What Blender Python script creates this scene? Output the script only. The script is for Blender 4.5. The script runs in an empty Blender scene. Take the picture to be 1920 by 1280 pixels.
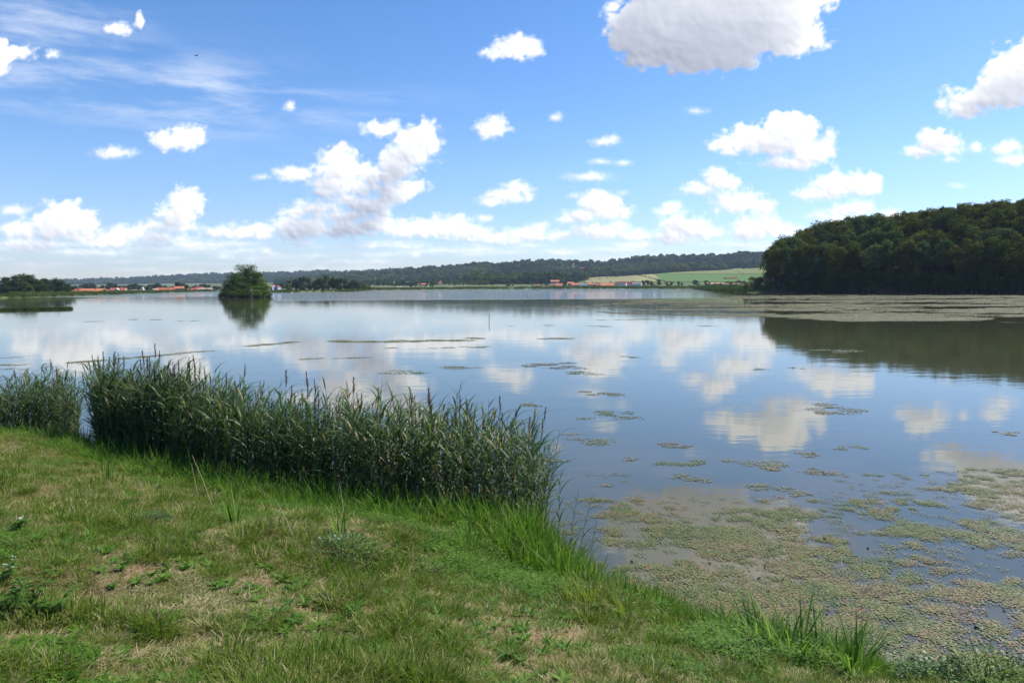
import bpy, math, random
import numpy as np
from mathutils import Vector, Matrix, Euler
R = math.radians
rnd = random.Random(7)
rng = np.random.default_rng(11)
sc = bpy.context.scene
C = sc.collection

# ------------------------------------------------------------------ camera, sky, sun, exposure
EYE = 4.0                      # metres above the water
PITCH = R(4.63); ROLL = R(0.30); FPX = 1281.0
cam_d = bpy.data.cameras.new('camera'); cam = bpy.data.objects.new('camera', cam_d); C.objects.link(cam)
cam.location = (0, 0, EYE)
cam_d.sensor_width = 36.0; cam_d.lens = FPX / 1920 * 36; cam_d.clip_start = 0.05; cam_d.clip_end = 60000
CM = Matrix.Rotation(R(90) - PITCH, 3, 'X') @ Matrix.Rotation(-ROLL, 3, 'Z')
cam.rotation_euler = CM.to_euler()
sc.camera = cam
SUN_EL = R(50); SUN_AZ = R(62)          # azimuth measured from the view direction (+Y) towards the right (+X)
sun_dir = Vector((math.sin(SUN_AZ) * math.cos(SUN_EL), math.cos(SUN_AZ) * math.cos(SUN_EL), math.sin(SUN_EL)))
world = bpy.data.worlds.new('World'); sc.world = world; world.use_nodes = True
wt = world.node_tree; wt.nodes.clear()
wo = wt.nodes.new('ShaderNodeOutputWorld'); bg = wt.nodes.new('ShaderNodeBackground'); sky = wt.nodes.new('ShaderNodeTexSky')
sky.sky_type = 'NISHITA'; sky.sun_disc = False; sky.sun_elevation = SUN_EL; sky.sun_rotation = SUN_AZ
sky.altitude = 200; sky.air_density = 1.0; sky.dust_density = 0.25; sky.ozone_density = 3.0
hsv = wt.nodes.new('ShaderNodeHueSaturation'); hsv.inputs['Saturation'].default_value = 1.25
tc = wt.nodes.new('ShaderNodeTexCoord'); sx = wt.nodes.new('ShaderNodeSeparateXYZ'); wt.links.new(tc.outputs['Generated'], sx.inputs[0])
er_ = wt.nodes.new('ShaderNodeValToRGB'); wt.links.new(sx.outputs[2], er_.inputs[0]); e_ = er_.color_ramp.elements
e_[0].position = 0.0; e_[0].color = (.70, .72, .90, 1); e_[1].position = .34; e_[1].color = (1.06, .95, 1.0, 1)
for p_, c_ in ((.06, (.80, .80, .95, 1)), (.16, (1.0, .92, .99, 1))): q_ = e_.new(p_); q_.color = c_
mu = wt.nodes.new('ShaderNodeMix'); mu.data_type = 'RGBA'; mu.blend_type = 'MULTIPLY'; mu.inputs[0].default_value = 1
wt.links.new(sky.outputs[0], hsv.inputs['Color']); wt.links.new(hsv.outputs[0], mu.inputs[6]); wt.links.new(er_.outputs[0], mu.inputs[7]); wt.links.new(mu.outputs[2], bg.inputs[0])
bg.inputs[1].default_value = 0.125
wt.links.new(bg.outputs[0], wo.inputs[0])
sl = bpy.data.lights.new('sun', 'SUN'); sl.energy = 4.8; sl.angle = R(0.53); sl.color = (1.0, 0.95, 0.87)
so = bpy.data.objects.new('sun', sl); C.objects.link(so); so.rotation_euler = (-sun_dir).to_track_quat('-Z', 'Y').to_euler()
sc.view_settings.view_transform = 'Standard'; sc.view_settings.look = 'None'
sc.view_settings.gamma = 1; sc.view_settings.use_curve_mapping = False; sc.view_settings.exposure = 0.5
sc.render.engine = 'CYCLES'
sc.cycles.max_bounces = 7; sc.cycles.diffuse_bounces = 3; sc.cycles.glossy_bounces = 3
sc.cycles.transmission_bounces = 3; sc.cycles.transparent_max_bounces = 6; sc.cycles.volume_bounces = 0
sc.cycles.use_denoising = True

# ------------------------------------------------------------------ surveying helpers
M3 = np.array(CM)
def ray(px, py):
    v = M3 @ np.array([(px - 960) / FPX, (640 - py) / FPX, -1.0])
    return v
def gp(px, py, z=0.0):                # where the sight line of a photo point meets height z
    v = ray(px, py); t = (z - EYE) / v[2]
    return v[0] * t, v[1] * t
def at(px, py, D):                    # the point on that sight line D metres ahead
    v = ray(px, py); t = D / v[1]
    return v[0] * t, D, EYE + v[2] * t
def zat(px, py, D): return at(px, py, D)[2]
def xat(px, D): return at(px, 536, D)[0]

def vnoise(x, y, seed=0):
    x = np.asarray(x, float); y = np.asarray(y, float)
    xi = np.floor(x).astype(np.int64); yi = np.floor(y).astype(np.int64)
    xf = x - xi; yf = y - yi
    def h(a, b):
        n = (a * 374761393 + b * 668265263 + seed * 974711 + 1013) & 0xffffffff
        n = ((n ^ (n >> 13)) * 1274126177) & 0xffffffff
        return ((n ^ (n >> 16)) & 0xffffff) / 0xffffff
    u = xf * xf * (3 - 2 * xf); v = yf * yf * (3 - 2 * yf)
    return (h(xi, yi) * (1 - u) + h(xi + 1, yi) * u) * (1 - v) + (h(xi, yi + 1) * (1 - u) + h(xi + 1, yi + 1) * u) * v
def fbm(x, y, seed=0, o=4):
    s = 0; a = .5; t = 0
    for k in range(o):
        s = s + a * vnoise(x * 2 ** k, y * 2 ** k, seed + k * 17); t += a; a *= .55
    return s / t
def sstep(a, b, x):
    t = np.clip((x - a) / (b - a), 0, 1); return t * t * (3 - 2 * t)

# lake outline, anticlockwise seen from the bank: near shore from left to right, then the far shores
near_px = [(0, 846), (90, 842), (170, 850), (250, 872), (340, 905), (450, 937), (600, 968), (800, 1000), (1000, 1026), (1060, 1060), (1100, 1105), (1160, 1130),
           (1250, 1152), (1330, 1182), (1420, 1208), (1520, 1240), (1640, 1264), (1780, 1282), (1920, 1294), (2200, 1312)]
near = [(-230, 128), (-90, 58), (-30, 26.5)] + [gp(*p) for p in near_px] + [(14, 3.2), (40, -8), (120, -40), (300, -60)]
far_px = [(1920, 551), (1700, 550.5), (1450, 549.5), (1400, 548.5), (1345, 546), (1300, 541.6), (1150, 541.3), (960, 541.8), (850, 542.6), (700, 544), (650, 547),
          (600, 547), (520, 548.6), (505, 547), (410, 546.3), (330, 548), (250, 550.5), (130, 555), (60, 557.5), (0, 559)]
farp = [(420, 60), (330, 190)] + [gp(*p) for p in far_px] + [(-320, 240)]
LAKE = np.array(near + farp)
def sdist(x, y):
    """signed distance to the lake outline, positive on land"""
    x = np.asarray(x, float); y = np.asarray(y, float)
    d = np.full(x.shape, 1e18); ins = np.zeros(x.shape, bool)
    n = len(LAKE)
    for i in range(n):
        ax, ay = LAKE[i]; bx, by = LAKE[(i + 1) % n]
        ex, ey = bx - ax, by - ay
        t = np.clip(((x - ax) * ex + (y - ay) * ey) / (ex * ex + ey * ey), 0, 1)
        d = np.minimum(d, (x - ax - t * ex) ** 2 + (y - ay - t * ey) ** 2)
        c = ((ay > y) != (by > y))
        with np.errstate(divide='ignore', invalid='ignore'):
            xx = (bx - ax) * (y - ay) / (by - ay if by != ay else 1e-9) + ax
        ins ^= c & (x < xx)
    return np.where(ins, -1, 1) * np.sqrt(d)

CANOPY = [(1380, 490), (1440, 462), (1460, 446), (1489, 433), (1516, 424), (1562, 415), (1590, 406), (1625, 403), (1655, 405), (1698, 397), (1774, 389), (1806, 383), (1850, 379), (1920, 374), (2200, 366)]
def canopy_py(px): return np.interp(px, [c[0] for c in CANOPY], [c[1] for c in CANOPY])
def hzn(px): return 535.9 - (px - 960) * math.tan(ROLL)
def land_z(x, y):
    x = np.asarray(x, float); y = np.asarray(y, float)
    sd = sdist(x, y)
    s = np.maximum(sd, 0)
    nearmask = 1 - sstep(40, 70, y) * (1 - sstep(200, 260, -x) * 0)
    zn = 2.35 * (1 - np.exp(-s * .23)) + (fbm(x * .9, y * .9, 3) - .5) * .22 * sstep(.2, 1.5, s) + (fbm(x * 4, y * 4, 9, 2) - .5) * .05 * sstep(0, .6, s)
    zf = 0.5 * (1 - np.exp(-s * .4)) + .9 * sstep(1, 14, s) + (fbm(x * .03, y * .03, 5) - .5) * .6
    # left shore: a low dam, the village ground lies behind and below it
    left = sstep(40, 110, -x) * sstep(150, 230, y)
    zf = zf - left * 2.4 * sstep(14, 45, s) * (1 - sstep(1000, 1100, y))
    # wooded hill on the right
    px = 960 + FPX * x / np.maximum(y, 1)
    top = EYE + (hzn(px) - canopy_py(px)) / FPX * np.maximum(y, 1) - 18.0
    w = sstep(1415, 1455, px) * sstep(2, 62, s) * (y > 150)
    hill = np.clip(top, 0, 60) * w
    z = np.where(y > 100, zf + hill, zn * nearmask + zf * (1 - nearmask))
    bed = -0.12 - 1.3 * (1 - np.exp(-np.maximum(-sd, 0) * .12))
    return np.where(sd > 0, np.maximum(z, -3) + .02, bed)
def lz(x, y): return float(land_z(np.array([x]), np.array([y]))[0])
def bank(px, py):                     # where a sight line meets the near bank
    v = ray(px, py); t = np.linspace(1.5, 40, 1200)
    x = v[0] * t; y = v[1] * t; z = EYE + v[2] * t
    g = np.maximum(land_z(x, y), 0)
    i = int(np.argmax(z < g)) if (z < g).any() else len(t) - 1
    return x[i], y[i], g[i]
HILLK = [
 (940, [(-900, 0.6, 'z'), (2800, 0.6, 'z')]),
 (1100, [(-900, 1, 'z'), (500, 1.5, 'z'), (1000, 2.6, 'z'), (2800, 2.6, 'z')]),
 (1400, [(-900, 2, 'z'), (500, 3, 'z'), (700, 535), (900, 534), (1050, 533), (1200, 531), (1320, 530), (1450, 529), (2800, 515)]),
 (1900, [(-900, 6, 'z'), (500, 6, 'z'), (600, 535), (700, 531), (850, 527), (900, 528), (1000, 529), (1060, 526), (1100, 521), (1200, 516), (1250, 512), (1350, 508), (1450, 501), (1600, 495), (2800, 480)]),
 (2150, [(-900, 6, 'z'), (500, 6, 'z'), (700, 529), (850, 525), (900, 522), (1000, 521), (1100, 518), (1250, 511), (1350, 507), (1450, 500), (1600, 495), (2800, 480)]),
 (2750, [(-900, 12, 'z'), (480, 14, 'z'), (560, 529), (650, 522), (700, 519), (760, 513), (800, 509), (860, 506), (900, 502), (960, 500), (1040, 495), (1120, 499), (1170, 495), (1200, 490), (1250, 487), (1350, 486), (1420, 480), (1500, 482), (1700, 484), (2800, 490)]),
 (3400, [(-900, 15, 'z'), (560, 25, 'z'), (900, 60, 'z'), (2800, 80, 'z')]),
 (4300, [(-900, 545), (0, 540), (130, 532), (200, 529), (240, 529), (280, 526), (350, 522), (410, 520), (520, 518), (570, 515), (600, 513), (640, 517), (700, 514), (760, 510), (900, 508), (1400, 500), (2800, 505)]),
 (5000, [(-900, 2, 'z'), (2800, 2, 'z')]),
]
HX = np.linspace(-900, 2800, 500)
HT = []
for D, pts in HILLK:
    zs = [p[1] if len(p) == 3 else zat(p[0], p[1], D) for p in pts]
    HT.append(np.interp(HX, [p[0] for p in pts], zs))
HT = np.array(HT); HD = np.array([k[0] for k in HILLK], float)
def hill_z(x, y):
    x = np.asarray(x, float); y = np.asarray(y, float)
    px = 960 + FPX * x / np.maximum(y, 1)
    u = np.clip((px - HX[0]) / (HX[1] - HX[0]), 0, len(HX) - 1.001); ui = u.astype(int); uf = u - ui
    i = np.clip(np.searchsorted(HD, y) - 1, 0, len(HD) - 2)
    t = np.clip((y - HD[i]) / (HD[i + 1] - HD[i]), 0, 1); t = t * t * (3 - 2 * t)
    a = HT[i, ui] * (1 - uf) + HT[i, ui + 1] * uf; b = HT[i + 1, ui] * (1 - uf) + HT[i + 1, ui + 1] * uf
    return a * (1 - t) + b * t + (fbm(x * .006, y * .006, 21) - .5) * 6 * sstep(1100, 1500, y)
def terr(x, y):
    z = lz(x, y)
    if y > 940: z = max(z, float(hill_z(np.array([x]), np.array([y]))[0]))
    return z

# ------------------------------------------------------------------ materials
def mat(name):
    m = bpy.data.materials.new(name); m.use_nodes = True
    nt = m.node_tree; b = nt.nodes['Principled BSDF']; return m, nt, b
def N(nt, t, **kw):
    n = nt.nodes.new(t)
    for k, v in kw.items():
        if k in n.inputs: n.inputs[k].default_value = v
        else: setattr(n, k, v)
    return n
def L(nt, a, b): nt.links.new(a, b)
def ramp(nt, fac, stops):
    r = nt.nodes.new('ShaderNodeValToRGB'); e = r.color_ramp.elements
    while len(e) > 1: e.remove(e[-1])
    e[0].position = stops[0][0]; e[0].color = (*stops[0][1], 1)
    for p, c in stops[1:]:
        q = e.new(p); q.color = (*c, 1)
    L(nt, fac, r.inputs[0]); return r.outputs[0]
def mixc(nt, fac, a, b, mode='MIX'):
    n = nt.nodes.new('ShaderNodeMix'); n.data_type = 'RGBA'; n.blend_type = mode
    for sck, v in ((0, fac), (6, a), (7, b)):
        if isinstance(v, bpy.types.NodeSocket): L(nt, v, n.inputs[sck])
        elif sck == 0: n.inputs[0].default_value = v
        else: n.inputs[sck].default_value = (*v, 1)
    return n.outputs[2]
def mth(nt, op, a, b=None, c=None, clamp=False):
    n = nt.nodes.new('ShaderNodeMath'); n.operation = op; n.use_clamp = clamp
    for i, v in enumerate((a, b, c)):
        if v is None: continue
        if isinstance(v, bpy.types.NodeSocket): L(nt, v, n.inputs[i])
        else: n.inputs[i].default_value = v
    return n.outputs[0]
def noise(nt, vec, scale, detail=4, rough=.55, dim='3D'):
    n = nt.nodes.new('ShaderNodeTexNoise'); n.noise_dimensions = dim
    n.inputs['Scale'].default_value = scale; n.inputs['Detail'].default_value = detail; n.inputs['Roughness'].default_value = rough
    if vec is not None: L(nt, vec, n.inputs['Vector'])
    return n.outputs[0]
def pos(nt): return nt.nodes.new('ShaderNodeNewGeometry').outputs['Position']
def smap(nt, v, a, b):
    n = nt.nodes.new('ShaderNodeMapRange'); n.interpolation_type = 'SMOOTHSTEP'
    L(nt, v, n.inputs[0]); n.inputs[1].default_value = a; n.inputs[2].default_value = b; return n.outputs[0]

def leaf_mat(name, stops, transl=.35, rough=.5, spec=.3, use_tint=False, seed_amt=.35, leaf_attr=True):
    """leaf colour chosen by plant (instance tint or object random) and varied leaf by leaf"""
    m, nt, b = mat(name)
    if use_tint:
        a = N(nt, 'ShaderNodeAttribute', attribute_type='INSTANCER', attribute_name='tint').outputs['Fac']
    else:
        a = nt.nodes.new('ShaderNodeObjectInfo').outputs['Random']
    if leaf_attr:
        la = N(nt, 'ShaderNodeAttribute', attribute_name='leaf').outputs['Fac']
        f = mth(nt, 'ADD', a, mth(nt, 'MULTIPLY', mth(nt, 'SUBTRACT', la, .5), seed_amt), clamp=True)
    else: f = a
    col = ramp(nt, f, stops)
    L(nt, col, b.inputs['Base Color']); b.inputs['Roughness'].default_value = rough; b.inputs['Specular IOR Level'].default_value = spec
    if transl > 0:
        tr = nt.nodes.new('ShaderNodeBsdfTranslucent'); ms = nt.nodes.new('ShaderNodeMixShader'); ms.inputs[0].default_value = transl
        tc = mixc(nt, 1.0, col, (1.25, 1.35, .75), 'MULTIPLY'); L(nt, tc, tr.inputs[0])
        L(nt, b.outputs[0], ms.inputs[1]); L(nt, tr.outputs[0], ms.inputs[2]); L(nt, ms.outputs[0], nt.nodes['Material Output'].inputs[0])
    return m
def flat_mat(name, col, rough=.8, nscale=None, amt=.25, spec=.3):
    m, nt, b = mat(name); b.inputs['Roughness'].default_value = rough; b.inputs['Specular IOR Level'].default_value = spec
    if nscale:
        n = noise(nt, pos(nt), nscale); c = mixc(nt, n, tuple(v * (1 - amt) for v in col), tuple(min(1, v * (1 + amt)) for v in col)); L(nt, c, b.inputs['Base Color'])
    else: b.inputs['Base Color'].default_value = (*col, 1)
    return m

# ------------------------------------------------------------------ object helpers
def mesh(name, V, F, m=None, smooth=False, leaf=None, fmat=None):
    me = bpy.data.meshes.new(name)
    V = np.asarray(V, np.float32).reshape(-1, 3)
    if isinstance(F, np.ndarray):
        n, k = F.shape
        me.vertices.add(len(V)); me.vertices.foreach_set('co', V.ravel())
        me.loops.add(n * k); me.polygons.add(n)
        me.loops.foreach_set('vertex_index', F.astype(np.int32).ravel())
        me.polygons.foreach_set('loop_start', np.arange(0, n * k, k, dtype=np.int32))
        me.polygons.foreach_set('loop_total', np.full(n, k, np.int32))
        me.update(calc_edges=True)
    else:
        me.from_pydata(V.tolist(), [], F)
    for mm in (m if isinstance(m, (list, tuple)) else [m]):
        if mm: me.materials.append(mm)
    if smooth: me.polygons.foreach_set('use_smooth', np.ones(len(me.polygons), bool))
    if leaf is not None:
        a = me.attributes.new('leaf', 'FLOAT', 'POINT'); a.data.foreach_set('value', np.asarray(leaf, np.float32))
    if fmat is not None: me.polygons.foreach_set('material_index', np.asarray(fmat, np.int32))
    return me
def obj(name, me, parent=None, link=True):
    o = bpy.data.objects.new(name, me)
    if link: C.objects.link(o)
    if parent: o.parent = parent
    return o
def tag(o, label=None, cat=None, group=None, kind=None):
    if label: o['label'] = label
    if cat: o['category'] = cat
    if group: o['group'] = group
    if kind: o['kind'] = kind
    return o
def empty(name, loc, rz=0, scale=1):
    o = bpy.data.objects.new(name, None); C.objects.link(o); o.location = loc; o.rotation_euler = (0, 0, rz)
    o.scale = (scale,) * 3 if not isinstance(scale, tuple) else scale; o.empty_display_size = .2
    return o
def copy_tree(o, parent=None):
    c = o.copy(); C.objects.link(c)
    if parent: c.parent = parent
    for ch in list(o.children): copy_tree(ch, c)
    return c
class MB:
    def __init__(s): s.V = []; s.F = []; s.leaf = []; s.fm = []; s.cur = 0; s.lv = .5
    def add(s, V, F):
        n = len(s.V); s.V += [tuple(v) for v in V]; s.F += [tuple(i + n for i in f) for f in F]
        s.leaf += [s.lv] * len(V); s.fm += [s.cur] * len(F)
    def box(s, x0, x1, y0, y1, z0, z1):
        s.add([(x0, y0, z0), (x1, y0, z0), (x1, y1, z0), (x0, y1, z0), (x0, y0, z1), (x1, y0, z1), (x1, y1, z1), (x0, y1, z1)],
              [(0, 3, 2, 1), (4, 5, 6, 7), (0, 1, 5, 4), (1, 2, 6, 5), (2, 3, 7, 6), (3, 0, 4, 7)])
    def tube(s, pts, rad, n=6):
        pts = [Vector(p) for p in pts]; V = []; F = []
        for i, p in enumerate(pts):
            t = (pts[min(i + 1, len(pts) - 1)] - pts[max(i - 1, 0)]).normalized()
            a = t.cross(Vector((0.13, 1, 0.07))); a = a.normalized() if a.length > 1e-4 else Vector((1, 0, 0)); b = t.cross(a)
            for k in range(n):
                q = 2 * math.pi * k / n; V.append(p + (a * math.cos(q) + b * math.sin(q)) * rad[i])
        for i in range(len(pts) - 1):
            for k in range(n):
                F.append((i * n + k, i * n + (k + 1) % n, (i + 1) * n + (k + 1) % n, (i + 1) * n + k))
        F.append(tuple(range(n))[::-1]); F.append(tuple((len(pts) - 1) * n + k for k in range(n)))
        s.add(V, F)
    def blade(s, base, az, length, width, lean0, bend, seg=4, fold=.25):
        """a grass or reed blade: starts at angle lean0 from vertical, bends over by bend"""
        p = Vector(base); d = Vector((math.cos(az), math.sin(az), 0)); sd = Vector((-math.sin(az), math.cos(az), 0))
        V = []; F = []
        for i in range(seg + 1):
            t = i / seg; ang = lean0 + bend * t
            dirv = d * math.sin(ang) + Vector((0, 0, 1)) * math.cos(ang)
            w = width * (min(1, .55 + t * 1.8) * (1 - t ** 2.2)) + .0004
            nrm = dirv.cross(sd)
            V += [p - sd * w / 2, p + nrm * w * fold * .5, p + sd * w / 2]
            if i: 
                j = 3 * i; F += [(j - 3, j - 2, j + 1, j), (j - 2, j - 1, j + 2, j + 1)]
            p = p + dirv * (length / seg)
        s.add(V, F)
    def me(s, name, m, smooth=False): return mesh(name, s.V, s.F, m, smooth, s.leaf, s.fm if isinstance(m, (list, tuple)) else None)

def scatter(name, P, variants, rot, scl, idx=None, tint=None, kind='stuff'):
    """one object that repeats small meshes over many points"""
    P = np.asarray(P, np.float32); n = len(P)
    me = bpy.data.meshes.new(name); me.vertices.add(n); me.vertices.foreach_set('co', P.ravel())
    if idx is None: idx = rng.integers(0, len(variants), n)
    if tint is None: tint = rng.random(n)
    rot = np.asarray(rot, np.float32)
    if rot.ndim == 1: rot = np.stack([np.zeros(n), np.zeros(n), rot], 1).astype(np.float32)
    scl = np.asarray(scl, np.float32)
    if scl.ndim == 1: scl = np.repeat(scl[:, None], 3, 1)
    a = me.attributes.new('idx', 'INT', 'POINT'); a.data.foreach_set('value', np.asarray(idx, np.int32))
    a = me.attributes.new('tint', 'FLOAT', 'POINT'); a.data.foreach_set('value', np.asarray(tint, np.float32))
    a = me.attributes.new('rot', 'FLOAT_VECTOR', 'POINT'); a.data.foreach_set('vector', rot.ravel())
    a = me.attributes.new('scl', 'FLOAT_VECTOR', 'POINT'); a.data.foreach_set('vector', scl.ravel())
    col = bpy.data.collections.new(name + '_kinds')
    for i, v in enumerate(variants):
        o = bpy.data.objects.new('%s_kind_%02d' % (name, i), v); col.objects.link(o)
    ng = bpy.data.node_groups.new(name, 'GeometryNodeTree')
    ng.interface.new_socket('Geometry', in_out='INPUT', socket_type='NodeSocketGeometry')
    ng.interface.new_socket('Geometry', in_out='OUTPUT', socket_type='NodeSocketGeometry')
    gi = ng.nodes.new('NodeGroupInput'); go = ng.nodes.new('NodeGroupOutput')
    ip = ng.nodes.new('GeometryNodeInstanceOnPoints'); ci = ng.nodes.new('GeometryNodeCollectionInfo')
    ci.inputs['Collection'].default_value = col; ci.inputs['Separate Children'].default_value = True; ci.inputs['Reset Children'].default_value = True
    def na(nm, t):
        q = ng.nodes.new('GeometryNodeInputNamedAttribute'); q.data_type = t; q.inputs['Name'].default_value = nm; return q.outputs[0]
    ng.links.new(gi.outputs[0], ip.inputs['Points']); ng.links.new(ci.outputs[0], ip.inputs['Instance'])
    ip.inputs['Pick Instance'].default_value = True
    ng.links.new(na('idx', 'INT'), ip.inputs['Instance Index']); ng.links.new(na('rot', 'FLOAT_VECTOR'), ip.inputs['Rotation'])
    ng.links.new(na('scl', 'FLOAT_VECTOR'), ip.inputs['Scale']); ng.links.new(ip.outputs[0], go.inputs[0])
    o = bpy.data.objects.new(name, me); C.objects.link(o)
    md = o.modifiers.new('scatter', 'NODES'); md.node_group = ng
    if kind: o['kind'] = kind
    return o

# ================================================================== SETTING
# ---- ground: one sheet, fine near the camera
m_ground, nt, b = mat('ground_soil')
P = pos(nt)
n1 = noise(nt, P, .9, 5); n2 = noise(nt, P, 14, 5, .65); n3 = noise(nt, P, .012, 3)
soil = ramp(nt, n2, [(.3, (.07, .040, .022)), (.5, (.18, .108, .062)), (.7, (.31, .20, .13))])
gr = ramp(nt, n2, [(.3, (.035, .05, .015)), (.7, (.10, .115, .04))])
near_c = mixc(nt, smap(nt, n1, .42, .6), gr, soil)
far_c = ramp(nt, n3, [(.35, (.075, .115, .03)), (.5, (.105, .14, .04)), (.65, (.15, .15, .06))])
sep = nt.nodes.new('ShaderNodeSeparateXYZ'); L(nt, P, sep.inputs[0])
mud = smap(nt, sep.outputs[2], .12, .02)
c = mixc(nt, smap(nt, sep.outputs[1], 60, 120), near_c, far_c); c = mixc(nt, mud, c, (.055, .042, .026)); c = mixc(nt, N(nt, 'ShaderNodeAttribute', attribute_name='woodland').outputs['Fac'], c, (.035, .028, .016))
L(nt, c, b.inputs['Base Color']); b.inputs['Roughness'].default_value = .95; b.inputs['Specular IOR Level'].default_value = .15
bp = nt.nodes.new('ShaderNodeBump'); bp.inputs['Strength'].default_value = .6; bp.inputs['Distance'].default_value = .03
L(nt, noise(nt, P, 40, 4), bp.inputs['Height']); L(nt, bp.outputs[0], b.inputs['Normal'])
def polar_sheet():
    r = [0.0]; step = .12
    rs = list(np.arange(.4, 22, .14)) + list(22 * (4990 / 22) ** np.linspace(0, 1, 330)[1:])
    az = np.radians(np.concatenate([np.arange(-60, 60, .42), np.arange(60, 300, 4.0)]))   # from +Y towards +X
    rs = np.array(rs); A, Rr = np.meshgrid(az, rs)
    x = np.sin(A) * Rr; y = np.cos(A) * Rr; z = land_z(x.ravel(), y.ravel()).reshape(x.shape)
    z = np.where(Rr > 4000, z - 1, z)
    V = np.stack([x, y, z], -1).reshape(-1, 3); V = np.vstack([V, [[0, 0, lz(0, 0)]]])
    n, k = x.shape; i, j = np.meshgrid(np.arange(n - 1), np.arange(k), indexing='ij'); j2 = (j + 1) % k
    F = np.stack([i * k + j, (i + 1) * k + j, (i + 1) * k + j2, i * k + j2], -1).reshape(-1, 4)[:, ::-1]
    Fc = [(len(V) - 1, int(a), int((a + 1) % k)) for a in range(k)]
    return V, F
V, F = polar_sheet()
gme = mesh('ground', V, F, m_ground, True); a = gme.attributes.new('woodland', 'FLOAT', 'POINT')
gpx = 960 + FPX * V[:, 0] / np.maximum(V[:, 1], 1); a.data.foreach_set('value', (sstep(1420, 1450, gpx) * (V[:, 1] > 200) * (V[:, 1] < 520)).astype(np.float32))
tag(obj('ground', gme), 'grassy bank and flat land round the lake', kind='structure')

# ---- hills
m_hill, nt, b = mat('hill_meadow')
P = pos(nt); vo = N(nt, 'ShaderNodeTexVoronoi', Scale=.006); L(nt, P, vo.inputs['Vector'])
c = ramp(nt, vo.outputs['Color'], [(.2, (.07, .11, .035)), (.45, (.11, .15, .05)), (.6, (.17, .17, .075)), (.8, (.08, .13, .04))])
c = mixc(nt, mth(nt, 'MULTIPLY', noise(nt, P, .03, 4), .5), c, (.12, .12, .05))
L(nt, c, b.inputs['Base Color']); b.inputs['Roughness'].default_value = .95; b.inputs['Specular IOR Level'].default_value = .1
us = np.linspace(-1.45, 1.40, 330); ys = np.concatenate([np.linspace(945, 1100, 12), np.linspace(1110, 3000, 110), np.linspace(3030, 4950, 60)])
U, Y = np.meshgrid(us, ys); U = U * np.minimum(1, 4900 / (Y * 1.45)); X = U * Y
Z = hill_z(X.ravel(), Y.ravel()).reshape(X.shape)
n, k = X.shape; i, j = np.meshgrid(np.arange(n - 1), np.arange(k - 1), indexing='ij')
F = np.stack([i * k + j, i * k + j + 1, (i + 1) * k + j + 1, (i + 1) * k + j], -1).reshape(-1, 4)
tag(obj('hills', mesh('hills', np.stack([X, Y, Z], -1), F, m_hill, True)), 'low meadow and woodland hills beyond the lake', kind='structure')

# ---- fields draped on the hill slope (outline given as sight-line azimuth and distance)
def field(pts, col1, col2, label, rows=0.12, up=.9):
    m, nt, b = mat('crop'); P = pos(nt)
    mp = N(nt, 'ShaderNodeMapping'); mp.inputs['Scale'].default_value = (.25, .02, .02); mp.inputs['Rotation'].default_value = (0, 0, rnd.uniform(-.5, .5)); L(nt, P, mp.inputs[0])
    c = mixc(nt, noise(nt, mp.outputs[0], 1.0, 4, .7), col1, col2); L(nt, c, b.inputs['Base Color']); b.inputs['Roughness'].default_value = 1; b.inputs['Specular IOR Level'].default_value = .05
    # quad pts: (px, Y) x4 -> grid
    n = 40; V = []
    for i in range(n):
        for j in range(n):
            s, t = i / (n - 1), j / (n - 1)
            q = [(1 - s) * (1 - t), s * (1 - t), s * t, (1 - s) * t]
            px = sum(w * p[0] for w, p in zip(q, pts)); Yv = sum(w * p[1] for w, p in zip(q, pts)); V.append((xat(px, Yv), Yv))
    V = np.array(V); z = hill_z(V[:, 0], V[:, 1]) + up
    ii, jj = np.meshgrid(np.arange(n - 1), np.arange(n - 1), indexing='ij')
    F = np.stack([ii * n + jj, (ii + 1) * n + jj, (ii + 1) * n + jj + 1, ii * n + jj + 1], -1).reshape(-1, 4)
    tag(obj('field', mesh('field', np.column_stack([V, z]), F, m)), label, kind='structure')
field([(1225, 1500), (1420, 1330), (1440, 1760), (1235, 1890)], (.075, .15, .04), (.12, .19, .055), 'green crop field on the slope')
field([(1250, 1780), (1440, 1640), (1440, 1890), (1262, 1900)], (.15, .18, .065), (.20, .21, .085), 'pale green strip field near the top of slope', up=1.4)
field([(1095, 1500), (1185, 1430), (1195, 1830), (1105, 1880)], (.21, .20, .09), (.28, .25, .12), 'straw coloured stubble field above the village')
field([(1188, 1500), (1245, 1440), (1222, 1860), (1192, 1870)], (.24, .24, .10), (.30, .28, .13), 'yellowish field strip beside stubble')
field([(1330, 1190), (1392, 1190), (1395, 1290), (1322, 1290)], (.30, .20, .11), (.36, .25, .14), 'bare brown field strip', up=1.6)
field([(728, 1650), (835, 1600), (842, 1760), (738, 1760)], (.27, .21, .12), (.34, .27, .15), 'tan ploughed field among hedges')
field([(800, 1800), (880, 1750), (885, 1920), (806, 1930)], (.11, .17, .07), (.15, .2, .08), 'green meadow strip between hedges')
field([(1000, 1230), (1090, 1230), (1096, 1300), (1000, 1300)], (.30, .26, .14), (.34, .3, .17), 'straw field behind the village', up=1.2)
field([(1345, 1960), (1445, 1960), (1450, 2120), (1345, 2120)], (.15, .19, .075), (.2, .23, .1), 'high meadow under the wood', up=1.5)

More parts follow.
